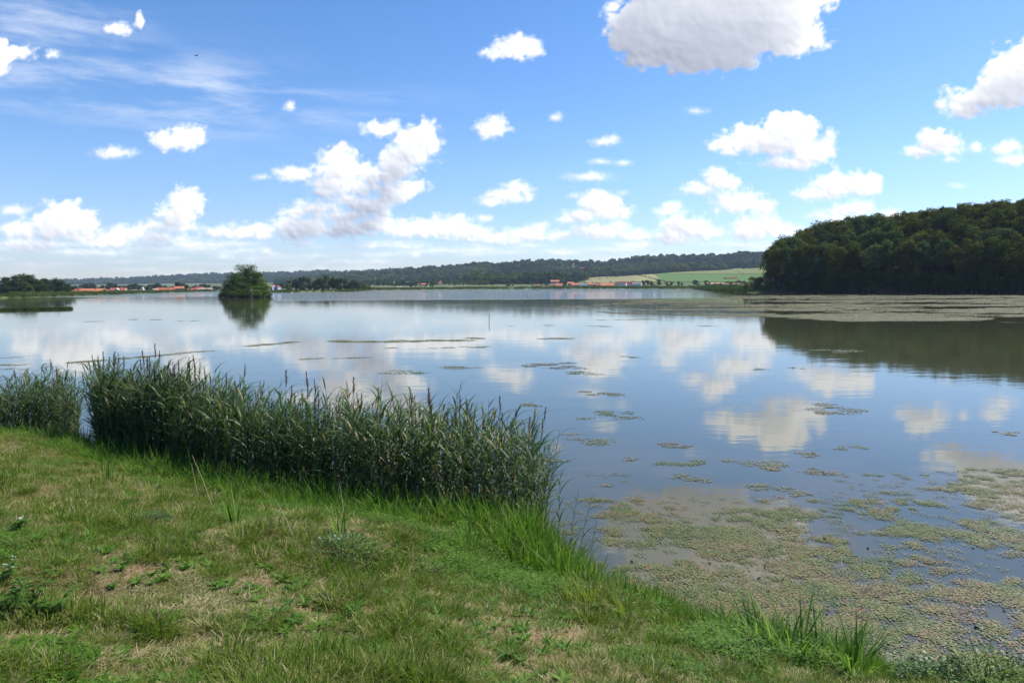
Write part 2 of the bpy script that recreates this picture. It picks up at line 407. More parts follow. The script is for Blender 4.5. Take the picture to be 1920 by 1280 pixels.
# ---- water
m_water, nt, b = mat('lake_water')
P = pos(nt); sep = nt.nodes.new('ShaderNodeSeparateXYZ'); L(nt, P, sep.inputs[0])
weed = noise(nt, P, .35, 6, .6)
nearw = smap(nt, sep.outputs[1], 24, 8)
wc = mixc(nt, mth(nt, 'MULTIPLY', smap(nt, weed, .42, .58), nearw), (.062, .066, .032), (.095, .082, .042))
L(nt, wc, b.inputs['Base Color']); b.inputs['IOR'].default_value = 1.38; b.inputs['Roughness'].default_value = .035
b.inputs['Specular IOR Level'].default_value = 1.0
mp = N(nt, 'ShaderNodeMapping'); mp.inputs['Scale'].default_value = (.45, 1.0, 1); mp.inputs['Rotation'].default_value = (0, 0, .12); L(nt, P, mp.inputs[0])
w1 = noise(nt, mp.outputs[0], 2.6, 3, .5); w2 = noise(nt, mp.outputs[0], .55, 2, .5)
patch = noise(nt, P, .012, 2)
uu = mth(nt, 'DIVIDE', sep.outputs[0], mth(nt, 'MAXIMUM', sep.outputs[1], 1.0))
start = mth(nt, 'ADD', 206, mth(nt, 'MULTIPLY', smap(nt, uu, -.34, -.36), 96)); start = mth(nt, 'ADD', start, mth(nt, 'MULTIPLY', mth(nt, 'SUBTRACT', noise(nt, P, .02, 3), .5), 50))
band = smap(nt, mth(nt, 'SUBTRACT', sep.outputs[1], start), 0, 14)
band = mth(nt, 'MULTIPLY', band, smap(nt, uu, .34, .16))
rip = mth(nt, 'ADD', mth(nt, 'MULTIPLY', band, 4.0), mth(nt, 'MULTIPLY', smap(nt, patch, .52, .62), .10))
h = mth(nt, 'ADD', mth(nt, 'MULTIPLY', w1, .006), mth(nt, 'MULTIPLY', w2, .016))
h = mth(nt, 'MULTIPLY', h, mth(nt, 'ADD', .32, mth(nt, 'MULTIPLY', rip, 3.0)))
bp = nt.nodes.new('ShaderNodeBump'); bp.inputs['Strength'].default_value = 1; bp.inputs['Distance'].default_value = 1
L(nt, h, bp.inputs['Height']); L(nt, bp.outputs[0], b.inputs['Normal'])
LK = LAKE; nn = len(LK); off = []
area = sum(LK[i][0] * LK[(i + 1) % nn][1] - LK[(i + 1) % nn][0] * LK[i][1] for i in range(nn)); sg = 1 if area > 0 else -1
for i in range(nn):
    d = LK[(i + 1) % nn] - LK[i - 1]; d = d / np.linalg.norm(d); nv = np.array([d[1], -d[0]]) * sg
    o_ = .5 if np.linalg.norm(LK[i]) < 25 else 2.0
    off.append(LK[i] + nv * o_)
import mathutils.geometry as mg
vv = [Vector((p[0], p[1], 0)) for p in off]
tris = mg.tessellate_polygon([vv])
me = mesh('lake_water', [tuple(v) for v in vv], [tuple(t) for t in tris], m_water)
if me.polygons[0].normal.z < 0: me.flip_normals()
tag(obj('water', me), 'still blue lake surface mirroring the clouds', kind='structure')

# ---- sky dome carrying the clouds (the air between is clear: the Nishita world shows through)
puffs = []     # (x, y, rx, ry, lump size)  in photo points, turned into directions below
def pf(*a): puffs.append(a)
for a in [
 # large cloud at the top
 (1230, 60, 85, 62), (1300, 95, 110, 40), (1330, 40, 120, 80), (1430, 40, 100, 62), (1490, 75, 55, 28), (1390, -10, 150, 60), (1280, -40, 110, 70), (1470, -20, 70, 50), (1240, 105, 70, 26),
 (1420, -62, 120, 42), (1150, 15, 20, 12),
 # right edge
 (1905, 150, 75, 42), (1850, 185, 70, 30), (1800, 205, 38, 20), (1990, 120, 90, 60), (2080, 160, 90, 40),
 # upper small
 (965, 92, 38, 24), (930, 100, 28, 14), (1000, 95, 18, 14), (985, 80, 20, 12),
 (335, 262, 50, 24), (365, 250, 26, 18), (300, 262, 20, 18), (212, 288, 34, 11), (220, 55, 26, 14), (262, 42, 8, 16), (28, 100, 40, 16), (96, 104, 18, 10),
 (712, 243, 36, 16), (735, 234, 16, 12), (920, 243, 34, 18), (932, 232, 18, 14), (542, 200, 10, 10),
 # big mid cumulus
 (1480, 245, 52, 34), (1450, 270, 85, 24), (1375, 275, 42, 20), (1520, 285, 52, 24), (1490, 305, 60, 14), (1556, 254, 12, 12), (1420, 262, 50, 24), (1495, 232, 28, 22),
 (1755, 268, 42, 24), (1728, 285, 34, 14), (1780, 278, 26, 12), (1830, 278, 12, 10), (1885, 278, 26, 13), (1900, 302, 30, 12), (1782, 298, 14, 6),
 (1590, 345, 50, 24), (1530, 365, 40, 14), (1625, 350, 26, 22), (1560, 352, 40, 20),
 (1352, 338, 30, 20), (1310, 356, 36, 12), (1372, 345, 18, 14), (1392, 378, 46, 20), (1370, 385, 40, 16), (1430, 388, 24, 12), (1388, 366, 22, 12),
 (1135, 266, 24, 9), (1150, 262, 12, 8), (1108, 332, 40, 9), (1125, 304, 18, 5), (1170, 306, 12, 6), (1042, 220, 12, 7), (1306, 208, 18, 6), (1080, 367, 14, 5), (1170, 361, 8, 4), (1794, 348, 14, 4),
 # left group
 (345, 385, 34, 26), (362, 375, 22, 20), (330, 405, 36, 24), (300, 425, 40, 12), (340, 425, 36, 12),
 (130, 405, 46, 24), (110, 398, 26, 18), (100, 425, 50, 24), (150, 420, 34, 26), (35, 432, 34, 18), (25, 395, 28, 9), (150, 440, 60, 14),
 # centre tower
 (780, 262, 42, 26), (800, 245, 24, 16), (765, 290, 48, 26), (745, 310, 40, 22), (700, 330, 46, 20), (630, 298, 32, 24), (640, 320, 56, 28), (625, 345, 50, 22), (560, 328, 48, 13), (492, 333, 18, 5), (660, 352, 46, 18),
 (755, 358, 44, 20), (735, 365, 30, 18), (775, 352, 24, 14), (590, 392, 52, 15), (555, 398, 26, 11), (690, 385, 44, 20), (640, 405, 60, 16), (650, 372, 30, 14),
 (955, 368, 40, 14), (970, 355, 26, 14), (925, 378, 24, 10), (908, 410, 14, 8),
 (1120, 385, 36, 22), (1150, 402, 40, 14), (1095, 405, 40, 14), (1065, 412, 22, 9), (1130, 370, 20, 12),
 (1255, 395, 28, 12), (1262, 385, 16, 12), (1280, 425, 50, 20), (1260, 445, 48, 16), (1320, 435, 36, 14), (1430, 425, 48, 20), (1405, 435, 34, 18), (1470, 432, 40, 14), (1600, 395, 48, 14), (1612, 385, 26, 12), (1672, 400, 18, 12), (1570, 410, 40, 12),
 (1120, 435, 60, 14), (1160, 425, 26, 10), (1190, 440, 30, 12), (1000, 440, 60, 14), (1010, 425, 22, 10),
 # bank of low cumulus
 (420, 438, 34, 14), (480, 435, 44, 18), (545, 430, 44, 20), (585, 425, 34, 20), (640, 430, 46, 20), (700, 425, 50, 18), (760, 430, 48, 18), (820, 430, 50, 20), (850, 415, 28, 14), (880, 440, 40, 16), (935, 450, 44, 12),
 (360, 458, 40, 9), (240, 438, 40, 14), (200, 452, 60, 14), (60, 460, 70, 14), (300, 450, 70, 12), (500, 472, 14, 8), (780, 476, 10, 8),
]: pf(*a)
prng = random.Random(5)
for k in range(150):       # thin far cumulus just above the skyline
    x = prng.uniform(-60, 1980); y = prng.uniform(452, 515); s = (536 - y) / 90
    pf(x, y, prng.uniform(25, 75) * (.4 + s * .5), prng.uniform(3, 8) * (.4 + s * .6))
for k in range(36):       # the rest of the sky goes on the same way
    x = prng.choice([prng.uniform(-1500, -60), prng.uniform(2000, 3500)]); y = prng.uniform(60, 480); r = (540 - y) * .16 + 8
    for q in range(4): pf(x + prng.uniform(-1, 1) * r * 1.2, y + prng.uniform(-.3, .4) * r, r * prng.uniform(.5, 1), r * prng.uniform(.3, .6))
for (x, y, r) in [(300, -420, 110), (-150, -300, 120), (2250, -330, 130), (1000, -700, 140), (1800, -900, 170), (500, -1100, 180)]:
    for q in range(6): pf(x + prng.uniform(-1, 1) * r * 1.4, y + prng.uniform(-.4, .4) * r, r * prng.uniform(.6, 1), r * prng.uniform(.4, .7))
CLOUD_RAMP = [(0, (.25, .28, .35)), (.35, (.42, .45, .53)), (.66, (.60, .625, .68)), (.85, (.74, .745, .76)), (1, (.93, .925, .915))]
PU = np.array(puffs, float)
MI = np.linalg.inv(M3)
def to_px(D):
    v = D @ MI.T; w = np.maximum(-v[:, 2], 1e-3)
    return 960 + FPX * v[:, 0] / w, 640 - FPX * v[:, 1] / w, -v[:, 2]
def worley(x, y, seed=0):
    """rounded bumps, 1 at the cell points falling to 0 between them"""
    xi = np.floor(x).astype(np.int64); yi = np.floor(y).astype(np.int64); d = np.full(x.shape, 9.0)
    def h(a, b, s):
        n = (a * 374761393 + b * 668265263 + (seed + s) * 974711 + 77) & 0xffffffff
        n = ((n ^ (n >> 13)) * 1274126177) & 0xffffffff
        n = ((n ^ (n >> 15)) * 2246822519) & 0xffffffff
        return ((n ^ (n >> 16)) & 0xffffff) / 0xffffff
    for i in (-1, 0, 1):
        for j in (-1, 0, 1):
            cx = xi + i; cy = yi + j
            q = (cx + h(cx, cy, 1) - x) ** 2 + (cy + h(cx, cy, 2) - y) ** 2
            d = np.minimum(d, q)
    return 1 - np.minimum(np.sqrt(d), 1)
def cloud_maps(px, py, w):
    """cloud thickness T (photo-point units) and a lumpy surface height for shading, per sky direction"""
    ok = (w > .05)
    wx = (fbm(px / 34, py / 34, 401, 4) - .5); wy = (fbm(px / 34 + 50, py / 34, 402, 4) - .5)
    wx2 = (fbm(px / 9, py / 9, 403, 3) - .5); wy2 = (fbm(px / 9 + 50, py / 9, 404, 3) - .5)
    F = np.full(px.shape, -60.0); S = np.full(px.shape, 6.0); K = np.zeros(px.shape)
    for (cx, cy, rx, ry) in PU:
        rx = rx * 1.10; ry = ry * 1.12
        m_ = ok & (np.abs(px - cx) < rx * 2.2 + 10) & (np.abs(py - cy) < ry * 2.2 + 10)
        if not m_.any(): continue
        sc_ = min(ry, 34)
        X = px[m_] + wx[m_] * sc_ * 1.1 + wx2[m_] * min(sc_, 14) * .5; Y = py[m_] + wy[m_] * sc_ * .9 + wy2[m_] * min(sc_, 14) * .5
        dx = (X - cx) / rx; dy = (Y - cy) / np.where(Y > cy, ry * .85, ry * 1.05)
        f = (1 - np.sqrt(dx * dx + dy * dy)) * ry
        a = F[m_]; k_ = ry * .35; hh = np.clip(.5 + .5 * (f - a) / k_, 0, 1)
        F[m_] = f * hh + a * (1 - hh) + k_ * hh * (1 - hh); S[m_] = S[m_] * (1 - hh) + ry * hh; 
        K[m_] = K[m_] * (1 - hh) + hh * dy
    S = np.clip(S, 4, 60)
    def bil(c, sd_):      # billows: rounded tops, sharp valleys
        X = px / c + wx * .8; Y = py / c * 1.15 + wy * .8
        return np.abs(2 * vnoise(X, Y, sd_) - 1) * .62 + np.abs(2 * vnoise(X * 2.1 + 9, Y * 2.1, sd_ + 1) - 1) * .38
    bump = 0; fine_ = 0
    for c, a in ((44, .5), (22, .6), (11, .6), (5.5, .6), (2.8, .5)):
        wt_ = sstep(.16, .5, S / c / 1.9)
        q_ = a * c * ((bil(c, 410 + int(c)) - .38) * .9 + (worley(px / c * .8 + wx * 1.5, py / c * .9 + wy * 1.5, 450 + int(c)) - .42) * .35) * wt_
        bump = bump + q_
        if c <= 11: fine_ = fine_ + q_
    T = F + bump * .85 + (fbm(px / 14, py / 11, 420, 6) - .5) * np.clip(S * .8, 6, 34)
    H = np.sqrt(np.maximum(F + (bump - fine_) * .8 + S * .2, 0) * S) * .60 + (bump - fine_) * .30 * np.clip(16 / S, .15, 1) + fine_ * .36 * np.clip(22 / S, .3, 1)
    return T, H, S, K
def sun_depth(T, cell):
    """how much cloud lies between each point and the sun (up and to the right), T on a grid whose rows go up"""
    tau = np.zeros_like(T); inside = np.ones_like(T); P0 = np.maximum(T, 0); last = 0
    for s_ in (5, 11, 19, 30, 45, 65, 90, 120, 155, 195, 240):
        j = int(round(s_ * .60 / cell)); i = int(round(s_ * .80 / cell))
        Q = np.zeros_like(T); Qr = np.full(T.shape, -20.0); n_, k_ = T.shape
        if i < n_ and j < k_: Q[:n_ - i, :k_ - j] = P0[i:, j:]; Qr[:n_ - i, :k_ - j] = T[i:, j:]
        inside = inside * sstep(-14, 6, Qr); tau += np.minimum(Q, 16) * (s_ - last) * inside; last = s_
    for r_ in (1, 2, 3):
        tau = (tau + np.roll(tau, r_, 0) + np.roll(tau, -r_, 0) + np.roll(tau, r_, 1) + np.roll(tau, -r_, 1)) / 5
    return np.maximum(tau - 260, 0) / 1500
def dome():
    az = np.concatenate([np.radians(np.arange(-50, 50.01, .125)), np.radians(np.arange(53, 309, 4.0))])
    el = np.concatenate([np.radians(np.arange(-2, 30, .125)), np.radians(np.arange(30, 60, .6)), np.radians(np.linspace(60, 90, 14))])
    A, E = np.meshgrid(az, el); D = np.stack([np.sin(A) * np.cos(E), np.cos(A) * np.cos(E), np.sin(E)], -1).reshape(-1, 3)
    n, k = A.shape; global DSHAPE; DSHAPE = (n, k); i, j = np.meshgrid(np.arange(n - 1), np.arange(k), indexing='ij'); j2 = (j + 1) % k
    F = np.stack([i * k + j, i * k + j2, (i + 1) * k + j2, (i + 1) * k + j], -1).reshape(-1, 4)
    return D, F
D, F = dome()
px, py, w = to_px(D)
NR, NC = DSHAPE
T, H, S, K = cloud_maps(px, py, w)
def slope(A, du, dv):
    A = A.reshape(NR, NC); g = np.zeros_like(A)
    gx_ = (np.roll(A, -1, 1) - np.roll(A, 1, 1)) / 2; gy_ = np.gradient(A, axis=0)
    return gx_.ravel(), gy_.ravel()
pxg = np.maximum(np.abs(slope(px, 1, 1)[0]), 1.5); pyg = np.maximum(np.abs(slope(py, 1, 1)[1]), 1.5)
hx, hy = slope(H, 1, 1); hx = hx / pxg; hy = hy / pyg          # height per photo point, right and up
facing = (-hx * .62 - hy * .62 + .45) / np.sqrt(1 + hx * hx + hy * hy)
facing = .36 + (facing - .36) * np.clip(22 / S, .42, 1)
shadow = 1 - np.exp(-sun_depth(T.reshape(NR, NC), .125 * math.pi / 180 * FPX).ravel())
cir = np.exp(-((px - 330) / 330) ** 2 - ((py - 175 - (px - 300) * .08) / 62) ** 2) + .75 * np.exp(-((px - 60) / 190) ** 2 - ((py - 40) / 75) ** 2) + .35 * np.exp(-((px - 750) / 60) ** 2 - ((py - 182) / 10) ** 2) + .4 * np.exp(-((px - 10) / 160) ** 2 - ((py - 165) / 40) ** 2)
cir = np.where(w > .05, cir, 0) + np.where((py < -250) & (w > .05), .25, 0)
me = mesh('sky', D * 14000, F, None, True)
for nm, v in (('thick', np.clip(T / 10, -3, 6)), ('facing_sun', facing), ('self_shadow', shadow), ('cirrus', cir), ('span', S / 50)):
    a = me.attributes.new(nm, 'FLOAT', 'POINT'); a.data.foreach_set('value', v.astype(np.float32))
m_sky = bpy.data.materials.new('cloud_sky'); m_sky.use_nodes = True; nt = m_sky.node_tree; nt.nodes.clear()
out = nt.nodes.new('ShaderNodeOutputMaterial')
def at_(nm): return N(nt, 'ShaderNodeAttribute', attribute_name=nm).outputs['Fac']
P = pos(nt); nv = N(nt, 'ShaderNodeVectorMath', operation='SCALE'); L(nt, P, nv.inputs[0]); nv.inputs['Scale'].default_value = 1 / 14000
dirv = nv.outputs[0]
fine = mth(nt, 'SUBTRACT', noise(nt, dirv, 420, 2, .6), .5)
th = mth(nt, 'ADD', at_('thick'), mth(nt, 'MULTIPLY', fine, .55))
alpha = smap(nt, th, -.45, 1.35)
lit = mth(nt, 'ADD', mth(nt, 'MULTIPLY', at_('facing_sun'), .42), .83)
lit = mth(nt, 'SUBTRACT', lit, mth(nt, 'MULTIPLY', at_('self_shadow'), .88))
lit = mth(nt, 'MAXIMUM', lit, 0)
ccol = ramp(nt, lit, CLOUD_RAMP)  # sunlit tops and grey shaded parts of the clouds painted into the emission colour
mp = N(nt, 'ShaderNodeMapping'); mp.inputs['Rotation'].default_value = (0, R(-12), 0); mp.inputs['Scale'].default_value = (2.6, 5, 17); L(nt, dirv, mp.inputs[0])
cs = noise(nt, mp.outputs[0], 2.2, 5, .62)
ca = mth(nt, 'MULTIPLY', at_('cirrus'), smap(nt, cs, .36, .78), clamp=True)
zz = nt.nodes.new('ShaderNodeSeparateXYZ'); L(nt, dirv, zz.inputs[0])
lowfade = mth(nt, 'ADD', .5, mth(nt, 'MULTIPLY', smap(nt, zz.outputs[2], .0, .055), .5))
alpha = mth(nt, 'MULTIPLY', alpha, lowfade)
alpha = mth(nt, 'MAXIMUM', alpha, mth(nt, 'MULTIPLY', ca, .60))
em = nt.nodes.new('ShaderNodeEmission'); L(nt, ccol, em.inputs[0]); tr = nt.nodes.new('ShaderNodeBsdfTransparent')
ms = nt.nodes.new('ShaderNodeMixShader'); L(nt, alpha, ms.inputs[0]); L(nt, tr.outputs[0], ms.inputs[1]); L(nt, em.outputs[0], ms.inputs[2]); L(nt, ms.outputs[0], out.inputs[0])
m_sky.cycles.emission_sampling = 'NONE'
me.materials.append(m_sky)
tag(obj('sky', me), 'blue summer sky with white cumulus clouds and thin cirrus', kind='structure')

# ---- haze
hz = MB(); hz.box(-5300, 5300, -5300, 5300, -4.5, 185)
m_hz = bpy.data.materials.new('air'); m_hz.use_nodes = True; nt = m_hz.node_tree; nt.nodes.clear()
out = nt.nodes.new('ShaderNodeOutputMaterial'); pv = nt.nodes.new('ShaderNodeVolumePrincipled')
pv.inputs['Density'].default_value = .00007; pv.inputs['Color'].default_value = (.62, .76, 1.0, 1); L(nt, pv.outputs[0], out.inputs['Volume'])
tag(obj('haze', hz.me('haze', m_hz)), 'pale summer haze over the land', kind='stuff')

# ================================================================== TREES
def bark(name, col): return flat_mat(name, col, .9, 3.0, .35)
m_bark = bark('bark', (.085, .068, .05)); m_dead = flat_mat('bleached_wood', (.55, .50, .42), .8, 3, .2)
m_tree_brown = leaf_mat('leaf_brown_green', [(0, (.048, .060, .008)), (.4, (.080, .096, .013)), (.7, (.102, .100, .015)), (1, (.060, .092, .012))], .30, .8, .06)
m_tree_green = leaf_mat('leaf_fresh_green', [(0, (.055, .095, .028)), (.5, (.075, .125, .035)), (1, (.10, .14, .045))], .30, .8, .06)
m_tree_mid = leaf_mat('leaf_mid_green', [(0, (.032, .055, .018)), (.5, (.05, .078, .024)), (1, (.07, .10, .03))], .30, .8, .06)
m_willow = leaf_mat('leaf_willow', [(0, (.06, .105, .018)), (.5, (.095, .155, .026)), (1, (.14, .20, .04))], .34, .7, .08)
m_far_wood = leaf_mat('leaf_far_wood', [(0, (.030, .060, .010)), (.5, (.065, .110, .018)), (1, (.125, .170, .034))], .2, .9, .03, use_tint=True)

def crown_mesh(name, m, h, r, z0, n, ls, seed, lobes=14, shell=.75, skew=(0, 0), flatbot=False):
    """leaf sprays spread over many overlapping limbs' worth of foliage"""
    q = np.random.default_rng(seed)
    cz = (z0 + h) / 2; hz_ = (h - z0) / 2
    V = np.zeros((n, 4, 3)); T = np.zeros(n)
    lc = []; 
    for i in range(lobes):
        while True:
            p = q.uniform(-1, 1, 3)
            if (p ** 2).sum() < 1 and (not flatbot or p[2] > -.9): break
        p = p / max((p ** 2).sum() ** .5, .3) * q.uniform(.45, .78)
        lc.append((p[0] * r + skew[0] * (p[2] + 1), p[1] * r, cz + p[2] * hz_, q.uniform(.28, .5) * r, q.uniform(0, 1)))
    lc = np.array(lc)
    k = q.integers(0, lobes, n)
    d = q.normal(size=(n, 3)); d /= np.linalg.norm(d, axis=1)[:, None]
    rr = lc[k, 3] * (q.random(n) ** .35) * q.uniform(.8, 1.15, n)
    c = lc[k, :3] + d * rr[:, None] * np.array([1, 1, .8])
    nrm = d * .9 + q.normal(size=(n, 3)) * .55 + np.array([0, 0, .35]); nrm /= np.linalg.norm(nrm, axis=1)[:, None]
    t = np.cross(nrm, q.normal(size=(n, 3))); t /= np.linalg.norm(t, axis=1)[:, None]; bt = np.cross(nrm, t)
    s = ls * q.uniform(.55, 1.3, n)[:, None]
    V[:, 0] = c - t * s; V[:, 1] = c - bt * s * .55 + nrm * s * .15; V[:, 2] = c + t * s; V[:, 3] = c + bt * s * .55 + nrm * s * .15
    F = np.arange(n * 4).reshape(n, 4)
    leaf = np.repeat(np.clip(lc[k, 4] * .6 + q.random(n) * .4, 0, 1), 4)
    return mesh(name, V.reshape(-1, 3), F, m, False, leaf), lc
def trunk_mesh(name, h, r, lc, seed, m=m_bark, nb=6, top=.7):
    q = random.Random(seed); mb = MB()
    mb.tube([(0, 0, -.6), (.1 * r, 0, h * .2), (q.uniform(-.3, .3), q.uniform(-.3, .3), h * .45), (q.uniform(-.6, .6), q.uniform(-.6, .6), h * top)], [r * 1.25, r, r * .75, r * .25], 7)
    for i in range(min(nb, len(lc))):
        a = lc[i]; z = h * q.uniform(.3, .55)
        mid = ((a[0]) * .45, (a[1]) * .45, z + (a[2] - z) * .6)
        mb.tube([(0, 0, z), mid, (a[0], a[1], a[2])], [r * .45, r * .3, r * .08], 5)
    return mb.me(name, m)
def make_tree(name, m, h, r, z0, n, ls, seed, lobes=14, tr=.25, nb=6, **kw):
    cm, lc = crown_mesh('crown', m, h, r, z0, n, ls, seed, lobes, **kw)
    tm = trunk_mesh('trunk', h, tr, lc, seed, nb=nb)
    return (name, tm, cm)
def put_tree(proto, x, y, rz, s, label, group=None, z=None, cat='tree', sz=None):
    e = empty(proto[0], (x, y, (terr(x, y) if z is None else z)), rz, (s, s, sz or s))
    obj('trunk', proto[1], e); obj('crown', proto[2], e)
    return tag(e, label, cat, group)

# right shore forest
FB = [make_tree('beech_tree', m_tree_brown, 23, 5.8, 5.5, 3200, .42, 100 + i, 20, .3) for i in range(4)]
FG = [make_tree('beech_tree', m_tree_green, 23, 5.0, 7, 2600, .42, 120 + i, 20, .3) for i in range(2)]
FM = [make_tree('beech_tree', m_tree_mid, 22, 5.8, 5, 3200, .42, 130 + i, 20, .3) for i in range(2)]
EDGE = [make_tree('edge_tree', m_tree_mid, 16, 5.0, 1.0, 2400, .42, 140 + i, 20, .25) for i in range(3)]
fr = random.Random(42); cnt = 0
green_spots = [(1620, 412), (1480, 455), (1545, 470), (1740, 460), (1780, 450), (1640, 450), (1600, 415), (1660, 425), (1520, 475)]
for row in range(10):
    pxx = 1447 + fr.uniform(0, 9)
    while pxx < 2080:
        D0 = 318 - (pxx - 1450) / 470 * 62
        Dd = D0 + 5 + row * 10.5 + fr.uniform(-3, 3)
        x = xat(pxx, Dd); y = Dd
        zt = EYE + (hzn(pxx) - canopy_py(pxx)) / FPX * Dd
        z = terr(x, y)
        hmax = zt - z
        inset = (pxx - 1446) < row * 1.5
        if not inset and hmax > 6:
            h = min(25 if row else 23.5, hmax) * fr.uniform(.97, 1.12); s = h / 23
            topy = hzn(pxx) - (z + h - EYE) / Dd * FPX
            g = any(abs(pxx - a) < 16 and abs(topy - c_) < 22 for a, c_ in green_spots)
            pr = fr.choice(FG) if g or fr.random() < .05 else (fr.choice(FM) if fr.random() < .2 else fr.choice(FB))
            kind_ = 'fresh green' if pr in FG else ('deep green' if pr in FM else 'brownish green')
            lab = kind_ + ' tree ' + ('in the front row' if row < 2 else ('on the middle slope' if row < 6 else 'near the skyline')) + ' of the dark forest, ' + ('at its left end' if pxx < 1540 else ('left of its middle' if pxx < 1680 else ('right of its middle' if pxx < 1810 else 'at its right end')))
            put_tree(pr, x, y, fr.uniform(0, 6.28), max(s, .75), lab, 'trees of the dark forest on the right shore', sz=s); cnt += 1
        pxx += fr.uniform(.75, 1.25) * 7.5 * FPX / Dd
# forest edge bushes hanging over the water, the left end of the forest
er = random.Random(3)
pxx = 1462
while pxx < 2080:
    D0 = 318 - (pxx - 1450) / 470 * 62; Dd = D0 + 2.0
    x = xat(pxx, Dd); put_tree(er.choice(EDGE), x, Dd, er.uniform(0, 6), er.uniform(.5, .75), 'low dark undergrowth tree at the foot of the right forest, ' + ('left end' if pxx < 1600 else ('middle' if pxx < 1760 else 'right end')), 'undergrowth trees along the right forest edge', sz=er.uniform(.45, .8))
    pxx += er.uniform(8, 13)
YB = [make_tree('willow_bush', leaf_mat('leaf_olive_%d' % i, [(0, (.06, .07, .018)), (1, (.115, .12, .03))], .3), 10, 4.2, .6, 1800, .3, 150 + i, 16, .15) for i in range(2)]
for (p, top, D, w, lab) in [(1436, 504, 340, 1.0, 'olive green bush with yellowish top at the left end of the dark forest'), (1418, 512, 335, .85, 'rounded olive bush beside the forest end, second from the left'),
                            (1400, 526, 342, .7, 'low dark bush leftmost of the bushes by the forest end'), (1444, 520, 322, .9, 'dark shrubby bush against the forest trunks')]:
    h = zat(p, top, D) - .6; s = h / 10
    put_tree(YB[rnd.randrange(2)], xat(p, D), D, rnd.uniform(0, 6), s * w + .2, lab, None, z=.3, cat='bush', sz=s)
sb = make_tree('young_willow', leaf_mat('leaf_lime', [(0, (.14, .20, .05)), (1, (.2, .27, .07))], .4), 4.5, 3.2, .5, 500, .22, 160, 8, .06)
put_tree(sb, xat(1412, 319), 319, 0, .62, 'small bright green shrub at the waterline in front of the dark bushes', None, z=.0, cat='bush')

# far left wood
LW = [make_tree('leafy_tree', m_tree_mid, 14, 5.4, .8, 2600, .42, 200 + i, 18, .3) for i in range(4)]
lw = random.Random(9)
lt = [(-60, 512), (-25, 514), (5, 516), (22, 513), (42, 510), (60, 512), (78, 518), (98, 519), (116, 523), (128, 530), (12, 524), (50, 527), (90, 530), (70, 524), (34, 520)]
labs = ['leftmost in frame', 'second', 'third']
for i, (p, top) in enumerate(lt):
    D = 400 + lw.uniform(-8, 14) + (12 if i < 10 else -12); x = xat(p, D); z = -.2; h = zat(p, top, D) - z
    put_tree(LW[i % 4], x, D, lw.uniform(0, 6), h / 14 * 1.35, 'dark green rounded tree in the small wood on the far left shore', 'trees of the small wood at the far left', z=z, sz=h / 14)
bsh = make_tree('round_bush', m_willow, 5, 3.0, .2, 900, .3, 222, 12, .08)
put_tree(bsh, xat(52, 385), 385, 0, 1.1, 'pale rounded bush in front of the far left wood', None, z=.2, cat='bush')

# wood in the middle
MW = [make_tree('field_tree', m_tree_mid, 16, 5.6, -2.0, 2200, .65, 240 + i, 18, .3) for i in range(3)]
for i, (p, top) in enumerate([(544, 522), (556, 518), (568, 515), (582, 516), (596, 516), (606, 517), (616, 511), (626, 514), (638, 518), (650, 519), (661, 521), (670, 526), (590, 526), (634, 527), (655, 529), (565, 527)]):
    D = 690 + lw.uniform(-14, 18) + (-20 if i > 11 else 0); h = zat(p, top, D) - .8
    put_tree(MW[i % 3], xat(p, D), D, lw.uniform(0, 6), h / 16, 'dark green tree in the dense grove on the middle far shore', 'trees of the grove on the far shore', z=.8)
for i, (p, top) in enumerate([(528, 531), (537, 530), (543, 532), (684, 532), (692, 535), (680, 534)]):
    D = 668; h = zat(p, top, D) - .6
    put_tree(bsh, xat(p, D), D, lw.uniform(0, 6), h / 5 * .8, 'light green bush beside the grove on the far shore', 'light bushes either side of the grove', z=.6, cat='bush', sz=h / 5)

# trees behind the left village and round the right one
VT = [make_tree('village_tree', m_tree_mid, 12, 4.6, .8, 900, .75, 260 + i, 14, .22) for i in range(3)]
vi = 0
for k in range(46):
    p = 133 + k * 6.2 + lw.uniform(-2, 2); D = 1020 + lw.uniform(-60, 120); top = 532.5 + 3.0 * math.sin(k * .9) + lw.uniform(-1.5, 1.5) + (1.5 if p > 300 else 0)
    h = zat(p, top, D) + .5
    put_tree(VT[k % 3], xat(p, D), D, lw.uniform(0, 6), max(h / 12 * 1.15, .9), ('dark tree in the belt behind the barns next to the left wood' if p < 230 else ('dark tree in the belt behind the middle of the left village' if p < 320 else 'dark tree in the belt just left of the island')), 'tree belt behind the left village', z=-.5, sz=h / 12)
for (p, top, D, lab) in [(335, 527, 800, 'tall dark tree rising behind the red roofs left of the island'), (351, 534, 700, 'dark rounded tree between the red roofs left of the island')]:
    h = zat(p, top, D) + 1.5; put_tree(VT[0], xat(p, D), D, 1, h / 12, lab, None, z=-1.5)
